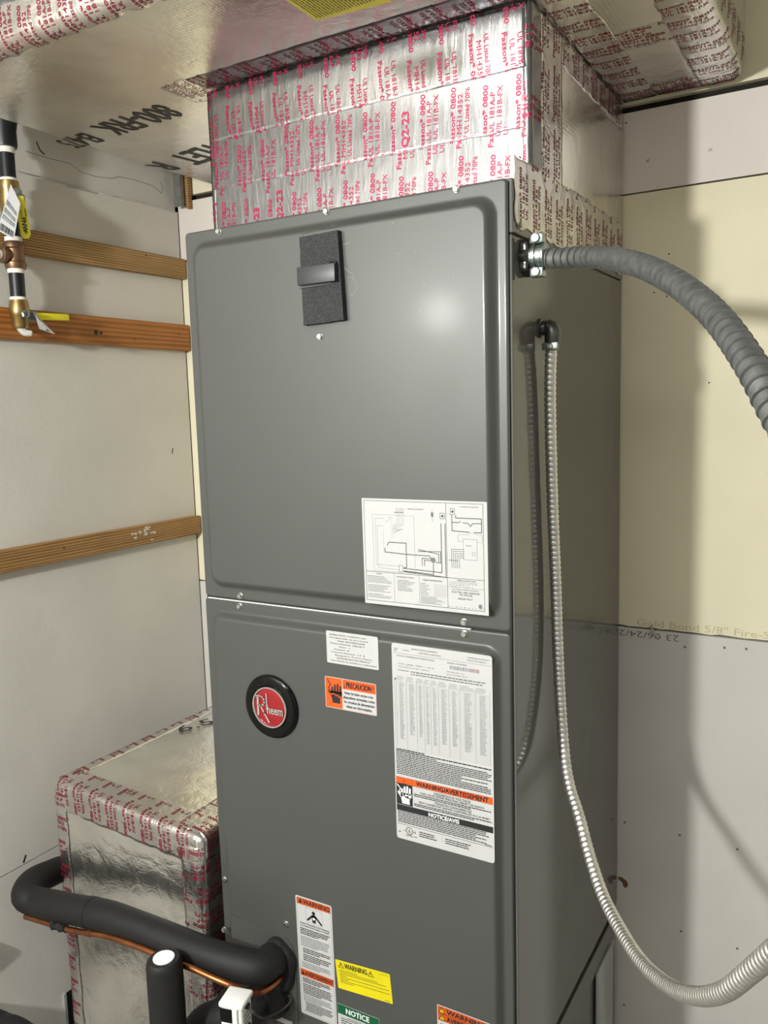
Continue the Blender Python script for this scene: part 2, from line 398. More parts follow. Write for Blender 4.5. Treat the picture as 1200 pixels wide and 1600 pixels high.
MB().box((LX-.001, a.y-.006, b.z), (LX+.006, a.y, a.z+.004)).build('opening_bead', 'galv_leg', l_low)
# steel corner bead and stud end in the corner above the drywall
t = thing('steel_channel', (-1.01, .51, .47), 'short galvanised steel channel end in the wall corner below the board duct', 'steel channel')
MB().rbox((-1.030, .505, .470), (-1.008, .507, .60), .0006).rbox((-1.010, .505, .470), (-1.008, .528, .60), .0006).build('web', 'galvanised', t)
MB().rbox((LX-.006, .30, .4622), (LX+.003, .527, .4638), .0004).build('ledge', 'plaster_smear', t)
MB().rbox((-1.006, .516, .466), (-.997, .5285, .60), .001).build('backing_block', 'brown_wood', t)

# ------------------------------------------------------------------ furring strips on the left wall
def strip(z0a, z0b, z1a, z1b, y0, m, label, knots=(), smear=None):
    t = thing('furring_strip', (LX+.009, y0, z0a), label, 'wood strip', 'furring strips on the left wall')
    bm = bmesh.new(); y1 = YB-.004; x0, x1 = LX+.0005, -1.026
    vs = [bm.verts.new(q) for q in ((x0,y0,z0a),(x1,y0,z0a),(x1,y1,z0b),(x0,y1,z0b),(x0,y0,z1a),(x1,y0,z1a),(x1,y1,z1b),(x0,y1,z1b))]
    for f in ((0,3,2,1),(4,5,6,7),(0,1,5,4),(1,2,6,5),(2,3,7,6),(3,0,4,7)): bm.faces.new([vs[i] for i in f])
    bmesh.ops.bevel(bm, geom=bm.edges[:], offset=.0015, segments=2, affect='EDGES')
    MB().bm(bm).build('board', m, t, True)
    for px, py, r in knots:
        q = at(px, py, 0, -1.026); MB().lathe((-1.0275, q.y, q.z), (1, 0, 0), [(0, r), (.0022, r*.9), (.0028, r*.4)], 12).build('knot', 'knot', t)
    if smear:
        pr = Print2D(); r2 = random.Random(3)
        for k in range(14):
            q = at(smear[0]+r2.uniform(-20, 20), smear[1]+r2.uniform(-10, 10), 0, -1.026)
            pr.poly('plaster_smear', [(q.y+r2.uniform(.002, .008)*math.cos(a), q.z+r2.uniform(.001, .004)*math.sin(a)) for a in [k2*.7 for k2 in range(9)]], 1)
        pr.put(flat((-1.026, 0, 0), (0, 1, 0), (0, 0, 1)), t, 'plaster_smear')
    return t
strip(.302, .309, .356, .355, -.62, 'golden_wood', 'pale grained wood strip nailed to the left wall, topmost of the three', ((228, 399, .002),))
strip(.150, .142, .204, .202, -.62, 'orange_wood', 'orange brown wood strip with a dark knot on the left wall, middle of the three', ((150, 519, .006), (158, 520, .004), (210, 530, .002), (280, 522, .0018)))
strip(-.293, -.301, -.250, -.257, -.62, 'brown_wood', 'wood strip smeared with plaster on the left wall, lowest of the three', ((100, 856, .002),), (222, 833))

# ------------------------------------------------------------------ air handler
DEP = .523; CT = .27; CB = -.975
ah = thing('air_handler', (-.2665, .26, CB), 'tall grey painted steel air handler cabinet covered with labels', 'air handler')
MB().rbox((-.533, .004, CB), (0, DEP, .2035), .0015).build('cabinet_body', 'side_paint', ah)
MB().rbox((-.533, .004, .2055), (.0012, DEP, CT), .0015).build('top_collar', 'side_paint', ah)
MB().box((-.531, .006, .202), (-.001, DEP-.003, .207)).build('seam_gap', 'dark_gap', ah)
MB().box((-.530, .001, -1.015), (-.0035, .0055, CT-.004)).build('door_gap', 'dark_gap', ah)

def door(name, x0, x1, z0, z1, ix0, ix1, iz0, iz1, y, rise, rad, par):
    """pressed steel door: flange with folded edge, raised field with soft shoulders"""
    loops = []
    def lp(a, b, c, d, r, yy):
        return [(u, yy, v) for u, v in rrect(a, c, b, d, r, 8)]
    loops.append(lp(x0, x1, z0, z1, .006, y+.006))
    for k in range(7):
        a = k/6*math.pi/2; q = .0032*(1-math.sin(a)) if False else .0032*(1-math.cos(a)); loops.append(lp(x0+q, x1-q, z0+q, z1-q, .006, y+.0032*(1-math.sin(a))))
    loops.append(lp(x0+.0045, x1-.0045, z0+.0045, z1-.0045, .006, y))
    loops.append(lp(x0+.006, x1-.006, z0+.006, z1-.006, .006, y))
    K = 9; W = rise*1.15
    loops.append(lp(ix0-.002, ix1+.002, iz0-.002, iz1+.002, rad+.002, y))
    for k in range(K+1):
        tt = k/K; s = tt*tt*(3-2*tt); o = W*tt
        loops.append(lp(ix0+o, ix1-o, iz0+o, iz1-o, max(rad-o*.4, .004), y-rise*s))
    o = W+.002; loops.append(lp(ix0+o, ix1-o, iz0+o, iz1-o, max(rad-W*.4, .004), y-rise))
    n = len(loops[0]); vs = [v for l in loops for v in l]; fs = []
    for i in range(len(loops)-1):
        for k in range(n): fs.append((i*n+k, i*n+(k+1) % n, (i+1)*n+(k+1) % n, (i+1)*n+k))
    fs.append(tuple((len(loops)-1)*n+k for k in range(n)))
    return MB().add(vs, fs).build(name, 'grey_paint', par, True, 60)
RISE = .0125
du = door('upper_door', -.533, -.0045, -.2995, CT, -.518, -.0165, -.283, .2535, 0, RISE, .024, ah)
dl = door('lower_door', -.533, -.0045, -1.022, -.3012, -.5175, -.0165, -1.006, -.3195, -.0015, RISE-.0015, .022, ah)
FY = -RISE
MB().rbox((-.524, -.0045, -.3012), (-.060, -.0005, -.2998), .0005, 2).build('edge_glint', 'white_plastic', dl)  # white strip put in as the painted glint along the door's top fold

screw0 = None
def hexscrew(c, axis, parent, r=.0042):
    """hex washer-head screw"""
    ax = Vector(axis).normalized(); t = ax.orthogonal().normalized(); b = ax.cross(t); c = Vector(c)
    mb = MB().lathe(c, ax, [(0, r*1.25), (.0007, r*1.25), (.0012, r*1.05)], 16)
    vs = []
    for d, k in ((.001, 1), (.0034, 1), (.004, .85)):
        vs += [c + ax*d + (t*math.cos(math.pi/3*i+.3)+b*math.sin(math.pi/3*i+.3))*r*k for i in range(6)]
    mb.add(vs, [(i, (i+1) % 6, 6+(i+1) % 6, 6+i) for i in range(6)] + [(6+i, 6+(i+1) % 6, 12+(i+1) % 6, 12+i) for i in range(6)] + [tuple(range(12, 18))])
    return mb.build('screw', 'screw_zinc', parent)
sc0 = hexscrew((-.464, 0, .264), (0, -1, 0), du); d0 = WO[sc0] - Vector((-.464, 0, .264))
for x, y, z, par in ((-.269, 0, .266, du), (-.072, 0, .266, du), (-.279, FY, .097, du), (-.459, 0, -.2925, du), (-.0715, 0, -.2925, du),
                     (-.460, -.0015, -.309, dl), (-.0705, -.0015, -.3085, dl), (-.525, -.0015, -.79, dl), (-.520, FY-.002, -.872, dl), (-.388, FY, -.822, dl), (-.388, FY, -.948, dl)):
    copy_at(sc0, Vector((x, y, z)) + d0, par)
for y in (.026, .103): hexscrew((.0012, y, .2175), (1, 0, 0), ah)

# pipe access plate at the lower left of the lower door
plate(flat((0, FY, 0), (1, 0, 0), (0, 0, 1)), [(-.5045, -.992), (-.372, -.992), (-.372, -.872), (-.378, -.856), (-.388, -.846), (-.402, -.842), (-.5045, -.840)], .0016, 'pipe_plate', 'grey_paint', dl)

# breaker opening: thin cut line, foam gasket, black latch bar
fm = flat((0, FY, 0), (1, 0, 0), (0, 0, 1))
p = Print2D(); p.line('print_black', ((-.302, .226), (-.302, .2385), (-.242, .2415)), .0008); p.put(fm, du, 'cutout_edge', 0)
fo = []
r2 = random.Random(5)
for (a, b) in (((-.3015, .2325), (-.2385, .2345)), ((-.2385, .2345), (-.2335, .116)), ((-.2335, .116), (-.3005, .1135)), ((-.3005, .1135), (-.3015, .2325))):
    for k in range(12):
        tt = k/12; j = .0006*noise.noise((k*.9, a[0]*30, a[1]*30)); fo.append((a[0]+(b[0]-a[0])*tt+j, a[1]+(b[1]-a[1])*tt+j))
fo.reverse()
fg = plate(fm, fo, .009, 'foam_gasket', 'black_foam', du)
plate(fm, list(reversed([(-.3035, .1755), (-.2395, .1775), (-.2395, .1655), (-.3035, .1635)])), .0105, 'gasket_slot', 'black_plastic', du)
la = at(463, 418, 1, FY-.018); lb_ = at(523, 439, 1, FY-.018)
MB().rbox((la.x, FY-.018, lb_.z), (lb_.x, FY-.006, la.z), .001, 2).build('latch_bar', 'black_plastic', du, True)
MB().rbox((-.252, FY-.0125, .166), (-.2405, FY-.006, .194), .0012, 2).build('latch_stop', 'gloss_black', du, True)
# scuffs and dried drips near the latch and the right shoulder
p = Print2D(); r2 = random.Random(12)
p.line('scuff', [(-.236+.0165*math.sin(a)+.004, .160+.013*math.cos(a)) for a in [.2+k*.2 for k in range(14)]], .0006)
p.line('scuff', ((-.238, .188), (-.222, .176), (-.2215, .171)), .0007); p.line('scuff', ((-.236, .2165), (-.226, .217)), .0005)
for k in range(9):
    x = -.232+r2.uniform(0, .018); z = .155+r2.uniform(0, .018); p.line('scuff', ((x, z), (x+.001, z+r2.uniform(.002, .006))), .0004)
for k in range(8):
    x = r2.uniform(-.17, -.05); z = r2.uniform(.10, .235); p.line('scuff', ((x, z), (x+r2.uniform(-.003, .003), z+r2.uniform(.001, .004))), .0003)
p.put(fm, du, 'scuff_mark', 0)

# round emblem: black disc, chrome ring, red face, raised lettering
em = MB().lathe((-.3955, FY, -.459), (0, -1, 0), [(0, .0505), (.003, .0505), (.0055, .0485), (.0065, .0455), (.0065, .035), (.0045, .033)], 64).build('emblem', 'gloss_black', ah, True)
MB().lathe((-.3955, FY-.003, -.459), (0, -1, 0), [(0, .0335), (.0035, .0335), (.0055, .0325), (.0055, .0305), (.004, .0295), (0, .0295)], 64, False).build('chrome_ring', 'chrome', em, True)
MB().lathe((-.3955, FY-.003, -.459), (0, -1, 0), [(0, .0300), (.0035, .0300), (.0042, .024), (.0045, .012)], 64).build('red_face', 'emblem_red', em, True)
p = Print2D(); c = (-.3955, -.459)
p.text('letter_silver', 'heem', c[0]-.0035, c[1]-.0095, .0140, .0295, bold=.012)
p.line('letter_silver', ((c[0]-.0215, c[1]+.0145), (c[0]-.0215, c[1]-.0135)), .0034, 2)                    # tall R: stem, bowl, long tail
bowl = [(c[0]-.0240, c[1]+.0155), (c[0]-.016, c[1]+.0165), (c[0]-.011, c[1]+.0145), (c[0]-.0085, c[1]+.0095), (c[0]-.0095, c[1]+.0045), (c[0]-.0145, c[1]+.001), (c[0]-.0205, c[1]+.0005)]
p.line('letter_silver', bowl, .0026, 2)
p.line('letter_silver', ((c[0]-.0165, c[1]+.0005), (c[0]-.010, c[1]-.010), (c[0]-.0010, c[1]-.0235)), .0026, 2)
p.line('letter_silver', ((c[0]-.0045, c[1]+.0215), (c[0]-.0040, c[1]-.004)), .0020, 2)
p.put(flat((0, FY-.0078, 0), (1, 0, 0), (0, 0, 1)), em, 'emblem_lettering', .0003, .0002)

# ---- labels
def label(name, tl, w_, h_, rot, m='paper', r=.003, par=None, desc=None):
    """a stuck-on label: returns (plate object, surface map with u right, v up, origin at top left)"""
    c, s = math.cos(rot), math.sin(rot); f = flat((tl[0], FY, tl[1]), (c, 0, s), (-s, 0, c))
    o = plate(f, rrect(0, -h_, w_, 0, r), .00025, name, m, par or dl)
    if desc: o['label'] = desc
    return o, f
LB = .0001
def hazard_hand(p, u, v, s, m_hand, m_cut):
    """electric shock pictogram: raised hand with a jagged bolt; s = size"""
    p.poly(m_hand, [(u-.22*s, v-.45*s), (u+.18*s, v-.45*s), (u+.16*s, v-.25*s), (u+.28*s, v-.05*s), (u+.27*s, v+.08*s), (u-.26*s, v+.08*s), (u-.27*s, v-.2*s)], 2)
    for k, (x, l) in enumerate(((-.24, .26), (-.10, .38), (.04, .42), (.18, .34))):
        p.poly(m_hand, [(u+(x-.05)*s, v), (u+(x+.06)*s, v), (u+(x+.07)*s, v+l*s), (u+(x-.02)*s, v+(l+.02)*s)], 2)
    p.poly(m_hand, [(u-.26*s, v-.22*s), (u-.2*s, v-.05*s), (u-.42*s, v+.12*s), (u-.46*s, v+.06*s)], 2)
    p.line(m_cut, [(u-.30*s, v-.08*s), (u-.10*s, v-.02*s), (u-.04*s, v-.12*s), (u+.10*s, v-.06*s), (u+.06*s, v-.14*s), (u+.32*s, v-.16*s)], .05*s, 3)

rg = random.Random(21)
# wiring diagram on the upper door
o, f = label('wiring_diagram', (-.2195, -.128), .189, .1495, .004, 'paper', .0005, du, 'white paper wiring diagram')
p = Print2D(); B = 'print_black'; G = 'print_grey'; W_, H_ = .189, .1495
def wq(x, y): return (x/1015*.189, -y/870*.1495)            # from the diagram's own grid
def wl_(pts, wd=.0005, m=B): p.line(m, [wq(*q) for q in pts], wd)
wl_([(18, 18), (985, 18), (985, 840), (18, 840), (18, 18)], .0006); wl_([(700, 18), (700, 840)], .0006); wl_([(18, 600), (985, 600)], .0006)
wl_([(260, 600), (260, 840)], .0003); wl_([(470, 600), (470, 840)], .0003); wl_([(700, 672), (985, 672)], .0003)
for a, b in (((90, 130), (440, 130)), ((440, 130), (440, 590)), ((440, 590), (90, 590)), ((90, 590), (90, 130))):
    n = int(max(abs(a[0]-b[0]), abs(a[1]-b[1]))/16)
    for k in range(n): wl_([(a[0]+(b[0]-a[0])*k/n, a[1]+(b[1]-a[1])*k/n), (a[0]+(b[0]-a[0])*(k+.3)/n, a[1]+(b[1]-a[1])*(k+.3)/n)], .0006)
wl_([(195, 160), (112, 160), (112, 540), (305, 540)], .0004, G); wl_([(180, 220), (128, 220), (128, 565), (305, 570)], .0004, G)
wl_([(210, 375), (225, 350), (370, 350), (370, 545), (345, 550)], .0010); wl_([(190, 400), (190, 432), (370, 440), (560, 440), (575, 458)], .0010)
p.frame(B, *wq(305, 535), *wq(338, 585), .0005); p.disc(G, *wq(590, 470), .0028); p.ring(B, *wq(590, 470), .0032, .0005)
wl_([(345, 555), (658, 565), (658, 180)], .0010); wl_([(345, 580), (690, 600), (690, 180)], .0010); wl_([(590, 490), (590, 585), (345, 575)], .0009)
wl_([(470, 410), (650, 400), (650, 490), (610, 485)], .0009); wl_([(470, 395), (635, 420), (635, 480)], .0009); wl_([(500, 520), (500, 462), (575, 462)], .0009); wl_([(520, 520), (520, 475), (575, 478)], .0009)
for k in range(4): wl_([(300+k*18, 70), (300+k*18, 100)], .0006); wl_([(300+k*18, 112), (300+k*18, 190+k*4), (265, 215+k*10)], .0004, G)
for k in range(5): p.rect(B, *wq(280+k*16, 103), *wq(291+k*16, 110))
for k in range(5): wl_([(355-k*6, 240+k*0), (265, 240+k*10)], .0003, G)
wl_([(255, 150), (255, 330)], .0003, G); wl_([(180, 250), (180, 430)], .0003, G); wl_([(200, 190), (230, 170), (230, 150), (265, 150)], .0004, G)
for x, y in ((665, 118), (745, 80)): p.frame(B, *wq(x-12, y-20), *wq(x+22, y+24), .0006); p.disc(B, *wq(x+6, y+2), .0016)
wl_([(590, 70), (590, 170)], .0005, G); p.rect(G, *wq(580, 95), *wq(600, 130))
p.text(G, 'WIRING DIAGRAM', *wq(390, 80), .0018, .024); p.text(G, 'SCHEMATIC DIAGRAM', *wq(810, 48), .0018, .026)
wl_([(745, 110), (745, 230), (880, 236)], .0010); wl_([(775, 110), (775, 130), (972, 130), (972, 236), (915, 236)], .0010); wl_([(745, 165), (800, 165), (812, 155)], .0009); wl_([(830, 165), (870, 168), (890, 190), (905, 168), (972, 165)], .0009)
wl_([(885, 245), (925, 245)], .0004, G); wl_([(880, 255), (790, 258), (790, 310), (830, 310)], .0004, G); wl_([(925, 252), (975, 255), (975, 310), (935, 310)], .0004, G)
p.frame(G, *wq(830, 290), *wq(935, 450), .0005); p.frame(G, *wq(900, 390), *wq(922, 412), .0004); p.text(G, 'BOARD', *wq(850, 345), .0018, .008)
for k in range(5): wl_([(835, 372+k*16), (738+k*15, 374+k*16), (738+k*15, 520)], .0006); p.rect(B, *wq(716+k*15, 458), *wq(726+k*15, 464))
for t_, x, y, w1 in (('NOTES', 110, 620, .009), ('COMPONENT CODES', 280, 632, .027), ('WIRING INFORMATION', 500, 640, .029), ('WIRE COLOR CODE', 775, 620, .027)): p.text(B, t_, *wq(x, y), .0019, w1)
for k in range(15):
    if k not in (5, 11): p.greek(G, wq(30, 0)[0], wq(250, 0)[0], wq(0, 640+k*12.5)[1], .0008, rg, last=rg.uniform(.6, 1))
for k in range(8): p.greek(G, wq(290, 0)[0], wq(440, 0)[0], wq(0, 655+k*12)[1], .0008, rg, last=rg.uniform(.5, 1))
for k in range(7): p.greek(G, wq(480, 0)[0], wq(580, 0)[0], wq(0, 665+k*15)[1], .0008, rg, last=rg.uniform(.5, 1)); wl_([(590, 665+k*15), (690, 665+k*15)], .0003)
for k in range(6): p.greek(G, wq(480, 0)[0], wq(690, 0)[0], wq(0, 770+k*10.5)[1], .0007, rg, last=rg.uniform(.6, 1))
for k in range(4): p.greek(G, wq(715, 0)[0], wq(960, 0)[0], wq(0, 632+k*11)[1], .0007, rg, last=rg.uniform(.6, 1), gap=3)
p.text(G, 'ELECTRICAL WIRING DIAGRAM', *wq(735, 692), .0018, .038); p.text(B, 'ELECTRIC AIR HANDLER', *wq(735, 715), .0024, .040); p.text(B, 'PSC MOTOR', *wq(795, 735), .0024, .0185); p.text(B, '208/240 VOLT', *wq(780, 765), .0024, .021)
p.rect(G, *wq(940, 790), *wq(966, 820)); p.frame(B, *wq(955, 822), *wq(984, 839), .0003); p.greek(G, *[wq(x, 0)[0] for x in (710, 940)], wq(0, 828)[1], .0008, rg, gap=4)
p.put(f, o, 'diagram_print', LB)

# small white Spanish data label
o, f = label('data_label', (-.2885, -.3255), .0885, .0485, .0, 'paper', .002, dl, 'small white data label')
p = Print2D(); y = -.0062
for t_, u0, wd in (('RHEEM SALES COMPANY, INC.', .006, .064), ('Acondicionador de Aire Central', .006, .066), ('Modelo:  RH1TZ4821STANNJ', .020, .046), ('Tension Nominal:  208/240 V', .006, .060), ('Fases:  1', .022, .018), ('Frecuencia:  60', .014, .026), ('Corriente Nominal:  3.4  A', .008, .058), ('Requiere Tierra Fisica', .015, .063), ('ENSAMBLADO EN MEXICO', .018, .056), ('Leer Manual de Instalacion y Operacion', .007, .078)):
    p.text(B, t_, u0, y, .0022, wd); y -= .0043
p.put(f, o, 'label_print', LB)

# orange caution label in Spanish
o, f = label('caution_label', (-.294, -.3955), .0885, .0475, .0, 'paper', .002, dl, 'small orange and white caution label')
p = Print2D(); p.rect('print_orange', .001, -.0465, .031, -.001); p.rect('print_orange', .031, -.0155, .0875, -.001); p.frame('print_orange', .001, -.0465, .0875, -.001, .0003); p.rect('print_white', .0305, -.0465, .0312, -.001, 2)
hazard_hand(p, .0205, -.024, .034, B, 'print_orange'); p.line(B, ((.005, -.005), (.010, -.012), (.0065, -.017), (.012, -.024)), .0016, 2)
p.text(B, '¡ PRECAUCION !', .034, -.0125, .0082, .050, bold=.026)
for k, (t_, u0, wd) in enumerate((('Antes de tener acceso a los', .034, .049), ('dispositivos terminales, todos', .0325, .053), ('los circuitos de alimentación', .033, .052), ('deben ser interrumpidos.', .037, .044))): p.text(B, t_, u0, -.0225-k*.0068, .0042, wd, bold=.014)
p.put(f, o, 'label_print', LB)

# large rating plate
LW, LH = .152, .290
o, f = label('rating_label', (-.178, -.3305), LW, LH, .0, 'paper', .004, dl, 'tall white rating label')
p = Print2D(); D = 'print_grey'; Lg = 'print_light'
p.greek(D, .004, .010, -0.0082, .0012, rg); p.greek(D, .004, .009, -0.0108, .0012, rg); p.text(D, '06-2023', .018, -0.0095, .002, .011); p.text(D, 'RHEEM SALES COMPANY', .032, -0.0065, .0023, .040); p.text(D, 'FORT SMITH, ARKANSAS', .043, -0.0108, .0021, .034)
p.text(D, 'ASSEMBLED IN MEXICO', .116, -0.0073, .0018, .032); p.text(D, 'HECHO EN MEXICO', .116, -0.0112, .0018, .028); p.line(B, ((.002, -0.0138), (LW-.002, -0.0138)), .0003)
p.text(D, 'MODEL NUMBER', .008, -0.0185, .0022, .029); p.text(D, 'RH1TZ4821STANNJ', .038, -0.0185, .0022, .029); p.text(D, 'SERIAL NUMBER  W202312345'.replace('W202312345', ''), .086, -0.0185, .0020, .030)
p.text(D, 'VOLTS  208/240    PHASE  1    HZ  60', .010, -0.0297, .0020, .056); p.text(D, 'MOTOR HP / FLA', .086, -0.0310, .0018, .026); p.text(D, 'OUTDOOR UNIT', .010, -0.0340, .0018, .050); p.text(D, 'BLOWER FLA', .086, -0.0348, .0018, .030)
x = .090
for k in range(30):                                     # bar code
    ww = rg.choice((.0005, .0008, .0011)); p.rect(rg.choice((D, D, D, 'print_blue', 'print_rust')) if k % 3 == 0 else D, x, -0.0262, x+ww, -0.0211); x += ww + .0007
p.text(B, 'ATTENTION:', .009, -0.0391, .0018, .018); p.greek(D, .030, LW-.010, -0.0391, .0016, rg); p.greek(D, .030, LW-.012, -0.0426, .0016, rg)
TX = [.003, .006, .022, .038, .050, .060, .072, .088, .104, .127, LW-.004]; T0, T1 = -.0435, -.152
for xx in TX: p.line(D, ((xx, T0-.006), (xx, T1)), .00035)
for k in range(47): yy = -.055 + k*(T1+.055)/46; p.line(Lg, ((.003, yy), (LW-.004, yy)), .0003)
for a, b in zip(TX[1:-1], TX[2:]):
    for k in range(4): p.greek(Lg, a+.001, b-.001, T0-.0040-k*.0019, .0009, rg, last=rg.uniform(.6, 1))
    for k in range(rg.choice((36, 38, 40))): p.greek(Lg, a+(b-a)*.3, b-(b-a)*.22, -.0575-k*.00208, .0012, rg, last=rg.uniform(.7, 1))
p.line(B, ((.0035, -.051), (.0055, -.053)), .0008).line(B, ((.0035, -.053), (.0055, -.051)), .0008)
y = -.1555
for k in range(15):
    hgt = .0017 if k < 2 else .0014
    p.greek(B, .003, LW-.003 if k not in (0, 2) else .07, y, hgt, rg, last=rg.choice((1, 1, .96, .7)), gap=.45); y -= .0026
yb = -.1965
p.rect('print_orange', .0015, yb-.0092, LW-.0015, yb); p.line(B, ((.0015, yb), (LW-.0015, yb)), .0005, 2); p.line(B, ((.0275, yb), (.0275, yb-.042)), .0004, 2); p.line(B, ((.0015, yb-.0094), (LW-.0015, yb-.0094)), .0005, 2)
p.text(B, 'WARNING/AVERTISSEMENT', .034, yb-.0078, .0064, .110, bold=.036); p.line(B, ((.011, yb-.009), (.0145, yb-.002), (.018, yb-.009), (.011, yb-.009)), .0004, 2); p.line(B, ((.0145, yb-.004), (.0145, yb-.0075)), .0005, 2)
p.rect(B, .0015, yb-.041, .0275, yb-.0096); hazard_hand(p, .0175, yb-.025, .031, 'print_white', B); p.line('print_white', ((.003, yb-.0115), (.0085, yb-.017), (.006, yb-.021), (.011, yb-.028)), .0016, 2)
p.text(B, 'HAZARDOUS VOLTAGE', .062, yb-.0150, .0036, .056, bold=.006); p.text(B, 'CAN CAUSE SEVERE PERSONAL INJURY OR DEATH.', .040, yb-.0187, .0028, .098, bold=.012)
p.greek(B, .030, LW-.004, yb-.0215, .0014, rg, gap=.45); p.greek(B, .030, LW-.004, yb-.0240, .0014, rg, last=.75, gap=.45)
p.text(B, 'TENSION DANGEREUSE', .062, yb-.0290, .0036, .057, bold=.006); p.text(B, 'PEUT CAUSER DES LESIONS CORPORELLES OU LA MORT', .038, yb-.0328, .0028, .108, bold=.012)
p.greek(B, .030, LW-.004, yb-.0360, .0014, rg, gap=.45); p.greek(B, .030, LW-.004, yb-.0385, .0014, rg, last=.8, gap=.45)
p.rect(B, .0015, yb-.0505, LW-.0015, yb-.0415); p.text('print_white', 'NOTICE/AVIS', .053, yb-.0488, .0056, .047, bold=.036)
y = yb-.0525
for k in range(7): p.greek(B, .003, LW-.006, y, .0014, rg, last=rg.choice((1, .96, .85)), gap=.45); y -= .0026
yl = .2675; p.line(B, ((.002, -yl+.0), (LW-.002, -yl)), .0006)
p.ring(B, .021, -yl-.008, .0052, .0009); p.text(B, 'UL', .0187, -yl-.0102, .0042, .0046, bold=.010); p.text(B, 'c', .0125, -yl-.0095, .0032, .0022, bold=.006); p.text(B, 'US', .0275, -yl-.0095, .0030, .0042, bold=.006); p.text(B, 'LISTED', .0155, -yl-.0160, .0022, .011, bold=.006); p.greek(B, .028, .033, -yl-.0155, .0011, rg); p.greek(B, .003, .008, -yl-.0125, .0012, rg)
for k in range(3): p.greek(B, .037, .068, -yl-.006-k*.003, .0014, rg, last=rg.uniform(.8, 1), gap=.4); p.greek(B, .078, .120, -yl-.006-k*.003, .0014, rg, last=rg.uniform(.8, 1), gap=.4)
p.line(B, ((.0735, -yl-.003), (.0735, -yl-.0125)), .0003); p.greek(B, LW-.014, LW-.004, -yl+.0015, .0011, rg, gap=.2)
p.put(f, o, 'label_print', LB)

# tall white warning label
o, f = label('warning_label', (-.3675, -.765), .069, .2035, .010, 'paper', .003, dl, 'tall white warning label with rust orange bands')
p = Print2D(); RU = 'print_rust'
p.frame(B, .0025, -.201, .0665, -.0025, .0003); p.rect(RU, .0025, -.0135, .0665, -.0025); p.text(B, 'WARNING', .0145, -.0112, .0072, .050, bold=.018); p.poly(B, ((.0055, -.011), (.0135, -.011), (.0095, -.0035)), 2)
p.frame(G, .019, -.0405, .050, -.0165, .0004); p.disc(B, .034, -.0225, .0032); p.line(B, ((.0225, -.036), (.0315, -.0275), (.0345, -.0265), (.0375, -.0275), (.048, -.0375)), .0032, 2); p.poly(B, ((.0305, -.027), (.0385, -.027), (.0375, -.0385), (.0315, -.0385)), 2); p.disc('print_white', .0345, -.0315, .0022, 3)
p.text(B, 'Carbon Monoxide (CO) Poisoning', .0065, -.0455, .0028, .056, bold=.012); p.text(B, 'Can Cause Severe Injury or Death.', .0065, -.0495, .0028, .056, bold=.012)
def para(y, n, m, hh=.0014, st=.0030, x0=.0065, x1=.063, last=.6):
    for k in range(n): p.greek(m, x0, x1, y-k*st, hh, rg, last=(last if k == n-1 else rg.uniform(.9, 1)), gap=.45)
para(-.0545, 4, B, .0017); para(-.0685, 6, D); para(-.0885, 3, B, .0016, x0=.010); para(-.0990, 4, B, .0016, x0=.010); para(-.1125, 4, D, .0012, .0026)
p.rect(RU, .0025, -.1365, .0665, -.1245); p.text(B, 'AVERTISSEMENT', .0115, -.1340, .0068, .053, bold=.018); p.poly(B, ((.0042, -.134), (.0112, -.134), (.0077, -.127)), 2)
para(-.1405, 3, B, .0017); para(-.1510, 6, B, .0016); para(-.1700, 4, D); para(-.1825, 5, B, .0015, x0=.010); para(-.1970, 1, D)
p.put(f, o, 'label_print', LB)

# yellow warning label
o, f = label('yellow_label', (-.2955, -.8515), .0985, .0475, .085, 'print_yellow', .0015, dl, 'small yellow warning label')
p = Print2D()
def tri(p, u, v, s, m=B): p.line(m, ((u-s*.6, v), (u+s*.6, v), (u, v+s), (u-s*.6, v)), s*.10, 2); p.line(m, ((u, v+.25*s), (u, v+.7*s)), s*.12, 2)
tri(p, .010, -.0115, .0085); tri(p, .064, -.0125, .0085); p.text(B, 'WARNING', .0165, -.0115, .0082, .041, bold=.02); p.text(B, 'IMPORTANT NOTICE', .080, -.0045, .0012, .015)
for k, (x1, mm) in enumerate(((.04, B), (.075, D), (.090, B), (.020, D), (.095, B), (.022, D), (.095, B), (.030, B))): p.greek('print_black', .006, x1, -.0165-k*.0028, .0008, rg, gap=.5)
p.greek(B, .085, .095, -.045, .0008, rg); p.put(f, o, 'label_print', LB)

# green notice label (runs out of the frame at the bottom)
o, f = label('notice_label', (-.2945, -.9255), .076, .047, .012, 'paper', .0008, dl, 'green and white notice label')
p = Print2D(); p.rect('print_green', .0003, -.0165, .0757, -.0003); p.text('print_white', 'NOTICE', .016, -.0125, .0088, .042, bold=.03)
p.greek(B, .018, .062, -.0205, .0010, rg); p.greek(B, .006, .070, -.0235, .0012, rg); p.greek(B, .006, .066, -.0275, .0016, rg); p.greek(B, .006, .066, -.0315, .0016, rg); p.put(f, o, 'label_print', LB)
# orange warning label lower right
o, f = label('orange_label', (-.119, -.8625), .0875, .10, .003, 'paper', .002, dl, 'orange warning label at the lower right')
p = Print2D(); p.rect('print_rust', .0012, -.024, .0863, -.0012); p.line(B, ((.0012, -.0125), (.0863, -.0125)), .0004, 2)
for vv, t_, wd in ((-.0105, 'WARNING', .060), (-.0218, 'AVERTISSEMENT', .066)):
    p.poly('print_yellow', ((.0035, vv), (.0125, vv), (.008, vv+.0075)), 2); tri(p, .008, vv, .0072); p.text(B, t_, .0155, vv, .0070, wd, bold=.03)
para(-.030, 12, B, .0016, .0045, .005, .08); p.put(f, o, 'label_print', LB)

